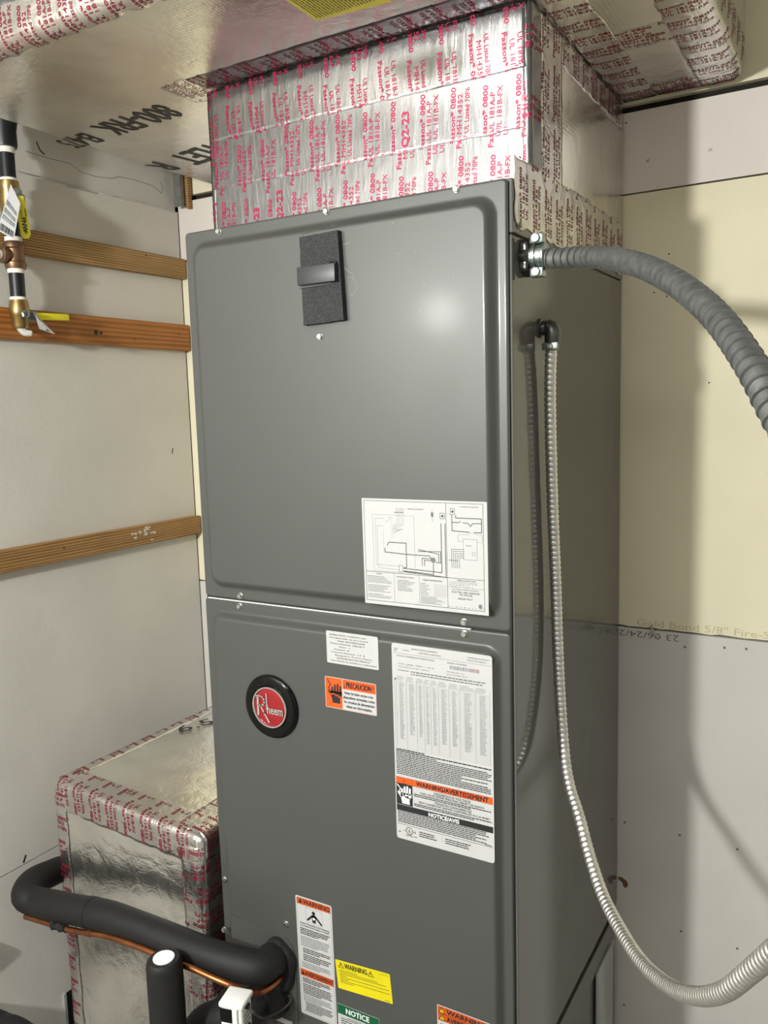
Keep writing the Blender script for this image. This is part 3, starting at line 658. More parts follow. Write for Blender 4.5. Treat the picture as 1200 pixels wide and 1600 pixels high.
# half seen label at the foot of the pipe plate
o, f = label('plate_label', (-.437, -.972), .052, .03, -.02, 'paper', .001, dl, 'white and orange label at the foot of the pipe plate')
p = Print2D(); p.rect('print_rust', .001, -.02, .051, -.0065); p.greek(B, .006, .044, -.015, .005, rg); p.put(f, o, 'label_print', LB)

# ------------------------------------------------------------------ stand under the cabinet
st = thing('stand', (-.2665, .26, FLOOR), 'steel stand with galvanised legs under the grey cabinet', 'stand')
ZR = -.990
MB().box((-.52, .012, ZR), (-.010, .518, CB)).build('gasket', 'dark_gap', st)
for x0, x1, y0, y1 in ((-.533, 0, .008, .011), (-.533, 0, .52, .523), (-.533, -.530, .011, .52), (-.003, 0, .011, .52)):
    MB().rbox((x0, y0, ZR-.042), (x1, y1, ZR), .0008, 1).build('rail', 'side_paint', st)
MB().box((-.53, .011, ZR-.003), (-.003, .52, ZR-.0005)).build('tray', 'galvanised', st)
def leg(x, y, sx, sy):
    mb = MB(); t_ = .003; zt = ZR-.041
    # angle iron: one flange along y with a clipped top corner, one along x
    P = [(y, FLOOR), (y+sy*.110, FLOOR), (y+sy*.110, zt), (y+sy*.016, zt), (y, zt-.014)]
    vs = [(x, a, b) for a, b in P] + [(x-sx*t_, a, b) for a, b in P]; n = len(P)
    mb.add(vs, [tuple(range(n)), tuple(range(2*n-1, n-1, -1))] + [((i+1) % n, i, n+i, n+(i+1) % n) for i in range(n)])
    mb.box((min(x, x-sx*.05), min(y, y+sy*t_), FLOOR), (max(x, x-sx*.05), max(y, y+sy*t_), zt))
    return mb.build('leg', 'galv_leg', st)
leg(.0035, .490, 1, -1); leg(-.5365, .490, -1, -1); leg(.0035, .012, 1, 1); leg(-.5365, .012, -1, 1)
MB().box((-.50, .03, FLOOR), (-.0032, .515, ZR-.02)).build('return_box', 'side_paint', st)

# ------------------------------------------------------------------ foil tape and ducts
def wob(pos, amp): return amp*(.6*noise.noise(pos*22) + .4*noise.noise(pos*55))
def corner(E, U, A, Bv, r):
    """tape map round an outside edge: v<0 lies on the face that runs along A, v>0 on the one along B"""
    E = Vector(E); U = Vector(U).normalized(); A = Vector(A).normalized(); Bv = Vector(Bv).normalized(); q = r*math.pi/4
    def f(u, v):
        if v < -q: return E + U*u + A*(r-v-q), -Bv
        if v > q: return E + U*u + Bv*(r+v-q), -A
        a = (v+q)/(2*q)*math.pi/2; n = (-Bv)*math.cos(a) + (-A)*math.sin(a)
        return E + U*u + A*r + Bv*r + n*r, n.normalized()
    return f
BLOCKS = (('Fasson* 0800', 'MH14352', 'UL Listed 70P6'), ('Fasson* 0800', 'UL 181A-P', 'UL 181B-FX'))
TAPE_N = [0]
def tape(parent, fmap, u0, u1, v0, v1, ink='pink_ink', seed=0, amp=.0008, m='tape_foil', ragged=.0015, pitch=.046, th=.0068, phase=0.0, lean=0.05, lift=.0007, big=(), bold=.02, flip=False, up0=0.0):
    r = random.Random(seed); mb = MB(); vs = []
    def rows(a, b, st):
        n = max(2, int((b-a)/st)); e = .0013
        return [(a, 1), (a+e, 0)] + [(a+e+(b-a-2*e)*k/n, 0) for k in range(1, n)] + [(b-e, 0), (b, 1)]
    US = rows(u0, u1, .006); VS = rows(v0, v1, .005); nu = len(US)-1; nv = len(VS)-1
    def surf(u, v, h, edge=0):
        q, n = fmap(u, v); return q + n*(.0002 if edge else lift + h + amp*.5 + wob(q, amp))
    for i, (u, eu) in enumerate(US):
        for j, (v, ev) in enumerate(VS):
            ju = u; jv = v
            if j < 2 or j > nv-2: jv = v + ragged*noise.noise((u*40+seed, (j > 2)*5.1, seed*3.3))*1.6
            if i < 2 or i > nu-2: ju = u + ragged*noise.noise((v*40+seed, (i > 2)*5.1, seed*1.3))*1.6
            vs.append(surf(ju, jv, 0, eu or ev))
    fs = [(i*(nv+1)+j, (i+1)*(nv+1)+j, (i+1)*(nv+1)+j+1, i*(nv+1)+j+1) for i in range(nu) for j in range(nv)]
    # give the tape its edge thickness down to the board
    o = mb.add(vs, fs).build('foil_tape', m, parent, True, 80)
    um, vm = (u0+u1)/2, (v0+v1)/2; p0, n0 = fmap(um, vm); flipv = (fmap(um+.001, vm)[0]-p0).cross(fmap(um, vm+.001)[0]-p0).dot(n0) < 0   # keep the lettering unmirrored on every face
    pr = Print2D(); keep = lambda a, b: u0+.001 < a < u1-.001 and v0+.0008 < b < v1-.0008
    W = v1-v0; k = 0; u = u0 + phase*pitch - pitch
    while u < u1:
        blk = BLOCKS[k % 2]; bg = [b for b in big if u-.004 <= b[0] < u+pitch-.004]; blk = blk[:1] if bg else blk; sh = r.uniform(-.012, .004) + up0
        for (a, b) in bg: pr.text(ink, 'Q2-23', u+th*4.2, b, .0105, .046, rot=math.pi/2-lean, bold=.03, keep=keep)
        for rep in range(-1, int(W/.082)+2):
            for i, t_ in enumerate(blk):
                uu = u + i*th*1.55 + th; vv = v0 + sh + rep*.082 + (.012 if i else 0) 
                wd = .072 if i == 0 else (.050 if i == 1 else .056)
                if flip: pr.text(ink, t_, uu-th, vv+wd, th, wd, rot=-math.pi/2+lean, bold=bold if i == 0 else .006, keep=keep)
                else: pr.text(ink, t_, uu, vv, th, wd, rot=math.pi/2-lean, bold=bold if i == 0 else .006, keep=keep)
        u += pitch*(1 if k % 2 else 1.0); k += 1
    for (mm, lev), (V, F) in pr.layers.items():
        used = sorted({i for f_ in F for i in f_}); re = {i: q for q, i in enumerate(used)}
        if not F: continue
        MB().add([surf(V[i][0], (v0+v1-V[i][1]) if flipv else V[i][1], .00035 + (V[i][2] if len(V[i]) > 2 else 0)) for i in used], [tuple(re[i] for i in f_) for f_ in F]).build('tape_print', mm, o)['kind'] = 'stuff'
    return o
def duct_body(name, m, parent, corners, r, seg=4):
    bm = bmesh.new(); vs = [bm.verts.new(q) for q in corners]
    for f in ((0,3,2,1),(4,5,6,7),(0,1,5,4),(1,2,6,5),(2,3,7,6),(3,0,4,7)): bm.faces.new([vs[i] for i in f])
    if r: bmesh.ops.bevel(bm, geom=bm.edges[:], offset=r, segments=seg, profile=.5, affect='EDGES')
    return MB().bm(bm).build(name, m, parent, True, 25)
def boxc(a, b): return [(a[0],a[1],a[2]),(b[0],a[1],a[2]),(b[0],b[1],a[2]),(a[0],b[1],a[2]),(a[0],a[1],b[2]),(b[0],a[1],b[2]),(b[0],b[1],b[2]),(a[0],b[1],b[2])]

# supply plenum between the cabinet and the trunk
PY = .070; ZT = .498; px0, px1 = -.535, .0015
pl = thing('supply_plenum', (-.267, .30, CT), 'foil taped duct board plenum with pink print standing on the grey cabinet', 'plenum')
duct_body('duct_board', 'board_foil', pl, boxc((px0, PY, CT+.001), (px1, .524, ZT)), .004, 3)
ff = flat((px0, PY, 0), (1, 0, 0), (0, 0, 1)); PWD = px1-px0
tape(pl, ff, .006, PWD-.006, CT+.003, .352, seed=1, amp=.0004, phase=.25, lift=.0006, big=((.118, .281), (.094, .262)), up0=-.02)
tape(pl, ff, .006, PWD-.006, .345, .424, seed=2, amp=.0004, phase=.05, lift=.0010, big=((.352, .352),))
tape(pl, ff, .006, PWD-.006, .418, ZT-.001, seed=3, amp=.0004, phase=.7, lift=.0014, flip=True, up0=-.02)
tape(pl, corner((px1, PY, 0), (0, 0, 1), (-1, 0, 0), (0, 1, 0), .004), CT+.002, ZT-.001, -.012, .042, ink='pink_ink', seed=4, amp=.0005, lift=.0007, pitch=.085, lean=0)
tape(pl, corner((px0, PY, 0), (0, 0, -1), (1, 0, 0), (0, 1, 0), .004), -ZT+.001, -CT-.002, -.010, .035, ink='pink_ink', seed=5, amp=.0005, lift=.0007, pitch=.085, lean=0)
# right side: foil that laps down over the cabinet side, plus upper strips; bare board shows between
fs_ = flat((px1, 0, 0), (0, 1, 0), (0, 0, 1))
tape(pl, flat((.0018, 0, 0), (0, 1, 0), (0, 0, 1)), .009, .515, .214, .300, ink='red_ink', seed=6, amp=.0010, m='crumpled_foil', ragged=.006, lift=.0006, phase=.3, pitch=.046)
tape(pl, fs_, .105, .190, .293, ZT-.001, ink='red_ink', seed=7, amp=.0010, m='crumpled_foil', ragged=.004, lift=.0012, pitch=.044)
tape(pl, fs_, .19, .515, .455, ZT-.001, ink='red_ink', seed=8, amp=.0010, m='crumpled_foil', ragged=.003, lift=.0010, pitch=.046)

# trunk duct that crosses overhead
TX0, TX1, TY0, TY1, TZ0, TZ1, TR = -.918, .192, -.205, .5245, .5, .86, .018
tk = thing('trunk_duct', (-.36, .16, TZ0), 'large foil faced overhead duct with black stencil print on its underside', 'duct')
duct_body('duct_board', 'board_foil', tk, boxc((TX0, TY0, TZ0), (TX1, TY1, TZ1)), TR, 4)
fb = flat((0, 0, TZ0), (-1, 0, 0), (0, 1, 0))             # underside: u = -x, v = y
tape(tk, fb, -.000, .535, .020, PY-.001, ink='red_ink', seed=11, amp=.0008, m='tape_foil', phase=.4, lift=.0005, pitch=.044, flip=True)
fr = flat((0, 0, TZ0), (0, 1, 0), (1, 0, 0))              # underside: u = y, v = x
tape(tk, fr, .02, .515, .003, .060, ink='red_ink', seed=12, amp=.0010, m='crumpled_foil', lift=.0006, pitch=.050, ragged=.003)
tape(tk, corner((TX1, 0, TZ0), (0, 1, 0), (-1, 0, 0), (0, 0, 1), TR), .0, .515, -.060, .060, ink='red_ink', seed=13, amp=.0014, m='crumpled_foil', lift=.0006, pitch=.048, ragged=.003)
tape(tk, fr, .462, .515, .06, .130, ink='red_ink', seed=14, amp=.0008, m='crumpled_foil', lift=.0003, pitch=.026)
tape(tk, fr, .235, .300, .05, .135, ink='red_ink', seed=15, amp=.0006, m='board_foil', lift=.0003, pitch=.030)
tape(tk, corner((0, TY0, TZ0), (1, 0, 0), (0, 1, 0), (0, 0, 1), TR), TX0+.02, -.30, -.024, .050, ink='red_ink', seed=16, amp=.0014, m='crumpled_foil', lift=.0006, pitch=.040, ragged=.006)
ft = flat((0, TY0, 0), (1, 0, 0), (0, 0, 1))
tape(tk, ft, TX0+.02, -.10, .548, .70, ink='pink_ink', seed=17, amp=.0012, lift=.0010, pitch=.046)
tape(tk, fb, .535, .585, .02, .10, ink='red_ink', seed=18, amp=.0010, m='crumpled_foil', lift=.0004, pitch=.017, ragged=.006, th=.004)
# black stencil print, read from the other side
def under(px, py): q = at(px, py, 2, TZ0); return -q.x, q.y
def stencil(t_, b0, b1, t0, bold=.03, dbl=False):
    a = under(*b0); b = under(*b1); c = under(*t0); d = Vector((b[0]-a[0], b[1]-a[1])); h = abs((Vector(c)-Vector(a)).dot(Vector((-d.y, d.x)).normalized()))
    pr.text('black_ink', t_, a[0], a[1], h, d.length, rot=math.atan2(d.y, d.x), bold=.012)
    if dbl: pr.text('black_ink', t_, a[0]+h*.08, a[1]+h*.12, h, d.length, rot=math.atan2(d.y, d.x), bold=-.020, lev=3)
pr = Print2D()
stencil('800-FRK', (246, 163), (140, 198), (293, 178)); stencil('EI-475', (128, 208), (84, 220), (156, 222)); stencil('OUTLET', (372, 208), (262, 246), (412, 224), dbl=False); stencil('R', (240, 253), (226, 258), (277, 265), dbl=False)
pr.put(fb, tk, 'stencil_print', .0002, .0002)
# yellow paper label under the trunk
yl_ = plate(fb, [(.147, -.100), (.255, -.100), (.256, -.027), (.148, -.017)][::1], .0005, 'yellow_label', 'label_yellow', tk)
yl_['label'] = 'yellow paper label'
pr = Print2D()
for k in range(24):
    x = .152 + k*.0042; pr.greek('print_black', -.098, -.032, 0, .0013, rg) if False else None
    y = -.096
    while y < -.034:
        l = rg.uniform(.004, .014); pr.rect('print_black', x, y, x+.0014, min(y+l, -.032)); y += l + .0014
pr.put(fb, yl_, 'label_print', .0006)

# return duct at the lower left
rd = thing('return_duct', (-.745, .2, FLOOR), 'foil faced return duct box standing in the corner left of the grey cabinet', 'duct')
FL, FR_, BR_, BL_ = Vector((-.926, -.024, -.686)), Vector((-.558, -.018, -.716)), Vector((-.566, .45, -.712)), Vector((-.926, .45, -.690))
def low(v, dx=0): return Vector((v.x+dx, v.y, FLOOR))
RR = .012
duct_body('duct_board', 'duct_foil', rd, [low(FL), low(FR_, -.004), low(BR_, -.004), low(BL_), FL, FR_, BR_, BL_], RR, 4)
uF = (FR_-FL).normalized(); LF = (FR_-FL).length
tape(rd, corner(FL, uF, Vector((0, 1, -.005)), Vector((0, 0, -1)), RR), .012, LF-.012, -.050, .052, ink='red_ink', seed=21, amp=.0012, m='crumpled_foil', pitch=.043, ragged=.003, flip=True)
tape(rd, corner(FL, Vector((0, 1, -.008)), uF, Vector((0, 0, -1)), RR) if False else corner(BL_, Vector((0, -1, .008)), uF, Vector((0, 0, -1)), RR), .01, .46, -.028, .045, ink='red_ink', seed=22, amp=.0010, m='crumpled_foil', pitch=.044, lift=.0012)
tape(rd, corner(FR_, Vector((.018, 1, .0)), -uF, Vector((0, 0, -1)), RR) if False else corner(FR_, Vector((-.017, 1, .008)), -uF, Vector((0, 0, -1)), RR), .01, .46, -.060, .045, ink='red_ink', seed=23, amp=.0012, m='crumpled_foil', pitch=.038, lift=.0016)
tape(rd, corner(low(FR_, -.003), (0, 0, 1), (-1, 0, 0), (0, 1, 0), RR), .30, FR_.z-FLOOR-.02, -.042, .050, ink='red_ink', seed=24, amp=.0012, m='crumpled_foil', pitch=.044, lift=.0016)
tape(rd, corner(low(FL), (0, 0, -1), (1, 0, 0), (0, 1, 0), RR), -(FL.z-FLOOR-.02), -.20, -.032, .040, ink='red_ink', seed=25, amp=.0010, m='crumpled_foil', pitch=.048, lift=.0012)
nT = (uF.cross(Vector((0, 1, -.006)))).normalized()
a = at_plane(283, 1146, FL, nT); b = at_plane(362, 1124, FL, nT); vdir = nT.cross((b-a).normalized())
pr = Print2D(); pr.text('black_ink', '6.57', 0, 0, .030, (b-a).length, bold=.006); pr.put(flat(a, b-a, vdir), rd, 'marker_print', .0022)

# ------------------------------------------------------------------ flexible conduits
def conduit(pts, r, amp, pitch, m, par, spp=8, n=20, style='flat'):
    path = spline(pts, pitch/spp)
    def rad(s, a):
        ph = (s/pitch + .12*a/(2*math.pi)*(1 if a < math.pi else 0) + .12*(1-a/(2*math.pi))*(0 if a < math.pi else 1)) % 1.0
        if style == 'flat':
            if ph > .88: return r - amp*1.1
            return r - amp*.35 + amp*.25*ph + (amp*.4 if ph > .72 else 0)
        return r - amp*(1-math.sqrt(max(0, 1-(2*ph-1)**2*.97)))
    return MB().tube(path, rad, n).build('armour', m, par, True, 28 if style == 'flat' else 60)
big = thing('power_conduit', (.02, .046, .179), 'thick grey ribbed flexible metal conduit leaving the top of the cabinet side', 'conduit')
bpts = [(.014, .046, .179)]
for (x, y), d in zip(((862, 404), (900, 402.5), (937.5, 402.5), (975, 408), (1012, 419), (1050, 438), (1080, 459), (1110, 485), (1136, 515), (1162, 552), (1185, 590), (1203, 625)), (.044, .030, .004, -.035, -.078, -.12, -.155, -.19, -.22, -.25, -.275, -.29)):
    bpts.append(at(x, y, 1, d))
q = bpts[-1]; d_ = (bpts[-1]-bpts[-2]).normalized()
for k in range(1, 60):                                   # goes on beyond the picture to the right wall
    d_ = (d_ + Vector((.012, -.001, .0045))).normalized(); q = q + d_*.02; bpts.append(q)
    if q.x > RX-.03: break
conduit(bpts, .0128, .0019, .0122, 'conduit_zinc', big, 16, 24)
# locknut with lobes, saddle clamp with two screws
c = Vector((.0012, .046, .180)); mb = MB(); vs = []; n = 64
for d, k in ((0, 1), (.007, 1), (.009, .9), (.009, .5)):
    for i in range(n):
        a = 2*math.pi*i/n; rr = (.0215 + .0025*math.cos(8*a))*k; vs.append(c + Vector((d, rr*math.cos(a), rr*math.sin(a))))
mb.add(vs, [(j*n+i, j*n+(i+1) % n, (j+1)*n+(i+1) % n, (j+1)*n+i) for j in range(3) for i in range(n)] + [tuple(range(3*n, 4*n))]).build('locknut', 'zinc_dark', big, True)
MB().lathe(c, (1, 0, 0), [(.005, .0155), (.012, .0155), (.013, .0175), (.017, .0175), (.018, .0155), (.024, .0155), (.025, .0165), (.028, .0165), (.029, .0150)], 28).build('connector_body', 'zinc_bright', big, True)
for sg in (1, -1):
    ey = c + Vector((.0195, -.006, sg*.0205))
    MB().rbox(ey-Vector((.009, .008, .006)), ey+Vector((.009, .006, .006)), .002).build('clamp_ear', 'zinc_bright', big, True)
    MB().lathe(ey-Vector((0, .008, 0)), (0, -1, 0), [(0, .0055), (.003, .0055), (.004, .0045), (.004, .002), (.0033, .0018)], 16).build('clamp_screw', 'screw_zinc', big, True)

sm = thing('whip_conduit', (.02, .10, .07), 'thin bright ribbed flexible metal conduit hanging in a loop beside the cabinet', 'conduit')
spts = [(.0165, .102, .078), (.0142, .104, .04), (.013, .106, .0), (.0125, .110, -.065), (.0125, .117, -.155), (.0130, .126, -.248), (.0145, .130, -.342), (.0185, .128, -.417), (.028, .117, -.497)]
for (x, y), d in zip(((889, 1224), (905, 1276), (920, 1333), (940, 1394), (964, 1443), (999, 1499), (1042, 1539), (1086, 1556), (1130, 1550), (1174, 1517), (1205, 1490)), (.097, .068, .034, -.010, -.060, -.135, -.215, -.29, -.345, -.385, -.41)):
    spts.append(at(x, y, 1, d))
q = Vector(spts[-1]); d_ = (q-Vector(spts[-2])).normalized()
for k in range(1, 60):
    d_ = (d_ + Vector((.02, .0, -.002))).normalized(); q = q + d_*.025; spts.append(q)
    if q.x > RX-.03: break
conduit(spts, .0081, .0018, .0074, 'conduit_bright', sm, 8, 16, 'round')
MB().lathe((.0002, .104, .096), (1, 0, 0), [(0, .013), (.003, .013), (.004, .010), (.012, .0095), (.013, .011), (.016, .011)], 20).build('locknut', 'zinc_dark', sm, True)
MB().tube(spline([(.010, .104, .096), (.0155, .103, .095), (.0185, .102, .089), (.0175, .102, .076), (.0168, .1025, .066)], .002), lambda s, a: .0098 + .0010*math.sin(min(s/.03, 1)*3), 18).build('elbow_body', 'zinc_dark', sm, True)
MB().rbox((.006, .092, .066), (.028, .0975, .076), .0015).build('clamp_ear', 'zinc_bright', sm, True)
MB().lathe((.0175, .0925, .071), (0, -1, 0), [(0, .0042), (.0025, .0042), (.0035, .003)], 14).build('clamp_screw', 'screw_zinc', sm, True)

# ------------------------------------------------------------------ pipe riser with two ball valves
gx, gy = -1.003, .047
gp = thing('pipe_riser', (gx, gy, .18), 'vertical black steel pipe with brass valves and yellow levers on the left wall', 'pipe')
def seg(name, m, prof, c=(gx, gy), n=24): return MB().lathe((c[0], c[1], 0), (0, 0, 1), prof, n).build(name, m, gp, True)
def zp(py): return at(25, py, 0, gx).z
z = {k: at(px_, py_, 0, gx).z for k, (px_, py_) in dict(t0=(12, 196), c1=(12, 232), n1=(13, 280), v1=(15, 300), tape2=(25, 376), tee0=(27, 380), tee1=(32, 420), n3=(34, 466), v2=(36, 470), v2b=(39, 515)).items()}
seg('riser', 'black_steel', [(z['t0']-.01, .0165), (CEIL-.002, .0165)])
seg('coupling', 'black_steel', [(z['c1'], .0195), (z['c1']+.006, .021), (z['c1']+.030, .0205), (z['t0']+.005, .0235), (z['t0']+.03, .0235)])
seg('thread_tape', 'thread_tape', [(z['c1']-.010, .0155), (z['c1']+.001, .0155)])
seg('nipple', 'black_steel', [(z['n1'], .0140), (z['c1']-.009, .0140)])
seg('thread_tape', 'thread_tape', [(z['n1']-.005, .0150), (z['n1']+.001, .0150)])
vb = [(z['n1']-.004, .0175), (z['n1']-.018, .0185), (z['n1']-.022, .0165), (z['n1']-.045, .0195), (z['n1']-.062, .0165), (z['n1']-.066, .0180), (z['n1']-.078, .0175)]
seg('valve_body', 'brass', vb[::-1])
seg('nipple', 'black_steel', [(z['tape2']+.004, .0140), (z['n1']-.077, .0140)])
seg('thread_tape', 'thread_tape', [(z['tape2']-.003, .0155), (z['tape2']+.005, .0155)])
seg('tee', 'bronze', [(z['tee1']-.002, .0175), (z['tee1']+.005, .0195), (z['tee1']+.009, .0195), (z['tee1']+.011, .0172), (z['tee0']-.013, .0172), (z['tee0']-.010, .0195), (z['tee0']-.005, .0195), (z['tee0'], .0175)])
zt_ = (z['tee0']+z['tee1'])/2-.002; bdir = Vector((-.0, -1, 0))
MB().lathe((gx, gy-.010, zt_), bdir, [(0, .013), (.012, .013), (.013, .0155), (.020, .0155), (.021, .013)], 20).build('tee_branch', 'bronze', gp, True)
MB().lathe((gx, gy-.030, zt_), bdir, [(0, .0085), (.014, .0085)], 16).build('thread_tape', 'thread_tape', gp, True)
MB().lathe((gx, gy-.043, zt_), bdir, [(0, .011), (.004, .012), (.022, .012), (.024, .010)], 6).build('plug', 'brass', gp)
seg('thread_tape', 'thread_tape', [(z['tee1']-.010, .0150), (z['tee1']-.001, .0150)])
seg('nipple', 'black_steel', [(z['n3'], .0138), (z['tee1']-.009, .0138)])
seg('thread_tape', 'thread_tape', [(z['v2']-.002, .0150), (z['n3']+.001, .0150)])
seg('valve_body', 'brass', [(z['v2b']+.001, .0125), (z['v2b']+.006, .0150), (z['v2b']+.020, .0150), (z['v2b']+.024, .0175), (z['v2b']+.034, .0185), (z['v2b']+.046, .0175), (z['v2']-.004, .0165), (z['v2'], .0160)])
# upper lever: nut and yellow grip hanging down
n1 = at(31, 304, 0, gx+.014)
MB().lathe((n1.x-.012, n1.y, n1.z), (1, -.55, 0), [(-.012, .008), (.016, .008), (.017, .0095), (.021, .0095), (.0215, .005), (.027, .005)], 6).build('stem_nut', 'zinc_bright', gp)
g = Vector((.80, -.50, 0)).normalized(); side = Vector((0, 0, 1)).cross(g).normalized()
hA = at(32, 318, 0, gx+.030); hB = at(41, 372, 0, gx+.030); ax = (hB-hA).normalized(); LH_ = (hB-hA).length
uu = ax.cross(g).normalized()
def lev(u, v): return hA + uu*u + ax*v, uu.cross(ax)
gr = plate(lev, [(-.0055, -.012), (.0055, -.012), (.0085, .006), (.0085, LH_-.006), (.004, LH_+.001), (-.004, LH_+.001), (-.0085, LH_-.006), (-.0085, .006)], .006, 'lever_grip', 'lever_yellow', gp)
N_ = uu.cross(ax)
pr = Print2D(); pr.text('print_black', 'FNW', .0036, .026, .0075, .026, rot=math.pi/2, bold=.03); pr.rect('print_black', -.006, .010, -.0045, .024); pr.rect('print_black', .002, .012, .003, .024); pr.line('print_black', ((-.003, LH_-.018), (.0, LH_-.006), (.003, LH_-.018)), .0008)
pr.put(lambda u, v: (lev(u, v)[0] + N_*.006, N_), gr, 'lever_print', .0003)
MB().rbox(hA-Vector((.004, .008, .002)), hA+Vector((.004, .008, .016)), .001).build('lever_plate', 'zinc_bright', gp)
# lower lever pointing along the wall
a = at(52, 494, 0, gx+.006); b = at(107, 496, 0, gx+.006); d = (b-a); Ll = d.length; d.normalize(); up = Vector((1, 0, 0)).cross(d).normalized()
MB().rbox((0, -.0065, -.004), (Ll, .0065, .004), .003, 3, Matrix(((d.x, up.x, 1, a.x), (d.y, up.y, 0, a.y), (d.z, up.z, 0, a.z), (0, 0, 0, 1)))).build('lever_grip', 'lever_yellow', gp, True)
MB().rbox(Vector((gx+.002, gy+.004, a.z-.010)), Vector((gx+.010, a.y+.006, a.z+.008)), .001).build('lever_plate', 'zinc_bright', gp)
MB().lathe((gx+.006, gy, a.z), (1, -.3, 0), [(0, .008), (.020, .008), (.022, .005)], 6).build('stem_nut', 'zinc_bright', gp)
MB().tube(spline([(gx, gy, z['v2b']+.004), (gx+.006, gy+.004, z['v2b']-.006), (gx+.016, gy+.012, z['v2b']-.008)], .003), lambda s, a: .009-.15*s, 8).build('thread_cover', 'clear_bag', gp, True)

def paper_tag(name, quad, x, labelt, lines, bars):
    P = [at(px_, py_, 0, x+dx) for (px_, py_), dx in zip(quad, (-.012, .014, .016, -.014))]        # TL, TR, BR, BL
    t = thing(name, P[0], labelt, 'tag', 'paper tags hanging from the valves')
    U = (P[1]-P[0]); V = (P[0]-P[3]); n = U.cross(V).normalized()
    def f(u, v): return P[0]*(1-u)*(1+v) + P[1]*u*(1+v) + P[2]*u*(-v) + P[3]*(1-u)*(-v), n
    plate(f, [(0, -1), (1, -1), (1, 0), (0, 0)], .0006, 'card', 'paper', t)
    pr = Print2D(); r3 = random.Random(8)
    for y0, n_ in lines:
        for k in range(n_):
            u = .08
            while u < .9:
                l = r3.uniform(.05, .2); pr.rect('print_black' if k == 0 else 'print_grey', u, y0-k*.026, min(u+l, .92), y0-k*.026+.014); u += l+.03
    u = .1
    while u < .9: l = r3.choice((.012, .02, .03)); pr.rect('print_black', u, bars[1], u+l, bars[0]); u += l + r3.choice((.012, .02))
    pr.put(f, t, 'tag_print', .0018)
    return t
paper_tag('paper_tag', ((17, 288), (32, 318), (22, 374), (-4, 360)), gx+.036, 'white printed paper tag hanging from the upper valve', ((-.33, 4), (-.50, 4), (-.64, 4)), (-.82, -.97))
paper_tag('paper_tag', ((52, 486), (60, 499), (86, 522), (62, 514)), gx+.024, 'white printed paper tag hanging from the lower valve', ((-.2, 2),), (-.55, -.9))

# ------------------------------------------------------------------ insulated lines
ip = thing('insulated_pipe', (-.41, -.01, -.88), 'thick black foam insulated refrigerant pipe bending out of the cabinet', 'pipe')
path = [(-.404, -.0145, -.884), (-.405, -.035, -.876)]
for (x, y), d in zip(((405, 1512), (362, 1503), (320, 1490), (280, 1475), (220, 1450), (160, 1430), (100, 1418), (62, 1410)), (-.062, -.078, -.086, -.090, -.095, -.097, -.096, -.090)): path.append(at(x, y, 1, d))
for (x, y), d in zip(((40, 1400), (50, 1379), (85, 1362), (120, 1345)), (-.938, -.965, -.985, -1.005)): path.append(at(x, y, 0, d))
path.append(path[-1] + Vector((-.04, .12, .0)))
path = spline(path, .008)
MB().tube(path, lambda s, a: .0258 + .0005*math.sin(s*40), 28).build('foam_sleeve', 'black_rubber', ip, True)
i0 = min(range(len(path)), key=lambda i: abs(path[i].x+.74)); MB().tube(path[i0:i0+3], .0265, 28).build('sleeve_joint', 'black_rubber', ip, True)
# split rubber collar at the cabinet
mb = MB(); vs = []; n = 40
for d, k in ((0, 1), (.008, 1), (.012, .93), (.012, .7)):
    for i in range(n):
        a = 2*math.pi*i/n; rr = (.034 + .004*noise.noise((math.cos(a)*1.5, math.sin(a)*1.5, 2)))*k
        vs.append(Vector((-.402 + rr*math.cos(a)*.92, FY-.002-d, -.888 + rr*math.sin(a)*(1.12 if math.sin(a) > 0 else 1.55))))
mb.add(vs, [(j*n+i, j*n+(i+1) % n, (j+1)*n+(i+1) % n, (j+1)*n+i) for j in range(3) for i in range(n)] + [tuple(range(3*n, 4*n))]).build('rubber_collar', 'black_rubber', ip, True)

cu = thing('copper_line', (-.43, -.02, -.93), 'bare copper liquid line running below the black foam pipe', 'pipe')
cp = []
for (x, y), d in zip(((40, 1432), (60, 1438), (96, 1449), (120, 1455), (168, 1463), (220, 1481), (260, 1498), (300, 1513), (340, 1531), (380, 1547), (404, 1551), (424, 1541)), (-.105, -.112, -.116, -.118, -.120, -.122, -.122, -.120, -.114, -.100, -.080, -.052)): cp.append(at(x, y, 1, d))
cp += [at(440, 1526, 1, -.026), at(448, 1520, 1, -.008)]
cpath = spline(cp, .004); MB().tube(cpath, .0050, 14).build('tube', 'copper', cu, True)
def near(px_, d): q = at(px_[0], px_[1], 1, d); return min(range(len(cpath)), key=lambda i: (cpath[i]-q).length)
for q, l in (((372, 1544), 4), ((414, 1547), 4), ((168, 1463), 2)):
    i = near(q, -.09); MB().tube(cpath[max(0, i-l):i+l], .0058, 14).build('solder_joint', 'solder_burn', cu, True)
i = near((110, 1452), -.096); MB().tube(cpath[i-5:i+6], lambda s, a: .0072+.0014*math.sin(s*300+a*2), 12).build('tape_wrap', 'black_rubber', cu, True)

# upright foam wrapped pipe with white open end
vp = at(256, 1497, 1, -.150); dp = thing('drain_pipe', (vp.x, vp.y, FLOOR), 'upright black foam wrapped pipe with a white end standing before the return duct', 'pipe')
MB().lathe((vp.x, vp.y, FLOOR), (0, 0, 1), [(0, .0278), (vp.z-FLOOR-.010, .0278), (vp.z-FLOOR-.004, .0265), (vp.z-FLOOR, .0235), (vp.z-FLOOR, .015)], 32).build('foam_sleeve', 'black_rubber', dp, True)
MB().lathe((vp.x, vp.y, vp.z-.05), (0, 0, 1), [(0, .0165), (.0515, .0165), (.0522, .016)], 32).build('pipe_end', 'white_pvc', dp, True)

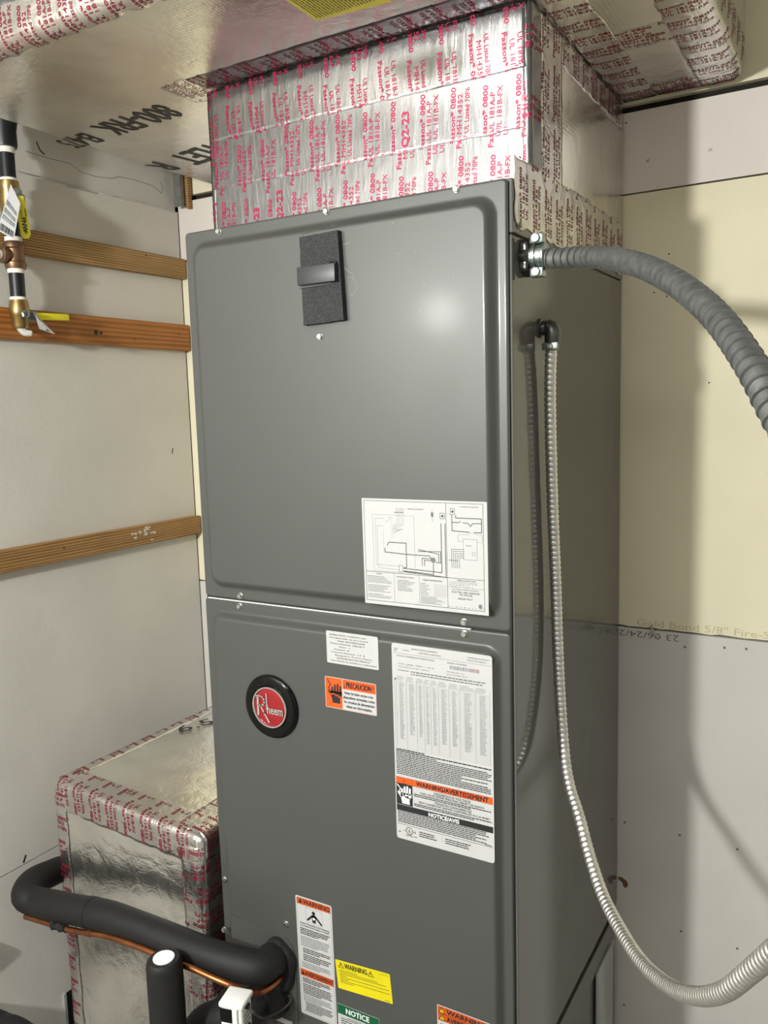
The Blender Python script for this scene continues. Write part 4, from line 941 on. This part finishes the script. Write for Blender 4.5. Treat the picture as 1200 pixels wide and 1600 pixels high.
# foam wrapped drain line behind the switch, and the one that crosses the lower left corner
hp = thing('drain_line', (-.45, -.05, -.99), 'black foam wrapped drain line below the copper tube behind the white switch', 'pipe')
MB().tube(spline([at(405, 1562, 1, -.006), at(400, 1568, 1, -.03), at(360, 1585, 1, -.062), at(310, 1612, 1, -.085), Vector((vp.x+.01, vp.y+.02, -1.10))], .01), .0285, 24).build('foam_sleeve', 'black_rubber', hp, True)
MB().lathe((-.42, FY, -.957), (0, -1, 0), [(0, .033), (.014, .033), (.018, .028)], 28).build('rubber_collar', 'black_rubber', hp, True)
lp_ = thing('floor_line', (-.95, -.10, -1.15), 'black pipe crossing the lower left corner below the thick foam pipe', 'pipe')
MB().tube(spline([Vector((LX+.002, -.13, -1.000)), at(-60, 1572, 1, -.16), at(0, 1607, 1, -.17), at(40, 1628, 1, -.18), Vector((vp.x-.10, vp.y-.012, -1.165)), Vector((vp.x-.012, vp.y, -1.19))], .01), .027, 20).build('foam_sleeve', 'black_rubber', lp_, True)

# float switch
wx = at(370, 1572, 1, -.125); fs2 = thing('float_switch', (wx.x, wx.y, wx.z-.03), 'small white float switch box with a black window and black wires', 'switch')
Rz = Matrix.Translation(wx) @ Matrix.Rotation(math.radians(14), 4, 'Z')
MB().rbox((-.020, -.016, -.055), (.016, .018, .014), .004, 3, Rz).build('housing', 'white_plastic', fs2, True)
MB().rbox((-.021, -.019, .008), (.019, .020, .0165), .003, 3, Rz).build('lid', 'white_plastic', fs2, True)
MB().rbox((-.0195, -.0172, -.016), (.000, -.0150, .006), .0006, 2, Rz).build('window', 'gloss_black', fs2, True)
MB().rbox((.002, -.0200, -.030), (.010, -.0155, .010), .0015, 2, Rz).build('rib', 'white_plastic', fs2, True)
pr = Print2D()
for k in range(3): pr.rect('print_grey', -.010, -.022+k*.007, .010, -.020+k*.007)
pr.put(lambda u, v: (Rz @ Vector((.0162, u, v)), (Rz.to_3x3() @ Vector((1, 0, 0)))), fs2, 'switch_print', .0003)
q0 = Rz @ Vector((.0165, 0, .004)); MB().lathe(q0, Rz.to_3x3() @ Vector((1, 0, 0)), [(-.001, .005), (.004, .0045)], 14).build('grommet', 'black_rubber', fs2, True)
e1 = at(455, 1560, 1, -.020)
MB().tube(spline([q0, q0+Vector((.014, .004, -.012)), at(412, 1590, 1, -.075), at(434, 1582, 1, -.045), at(450, 1570, 1, -.028), e1], .004), .0022, 8).build('wire', 'black_plastic', fs2, True)
q1 = Rz @ Vector((.0165, .004, -.028)); MB().tube(spline([q1, q1+Vector((.012, 0, -.004)), at(405, 1605, 1, -.08), at(420, 1640, 1, -.07)], .004), .0022, 8).build('wire', 'black_plastic', fs2, True)
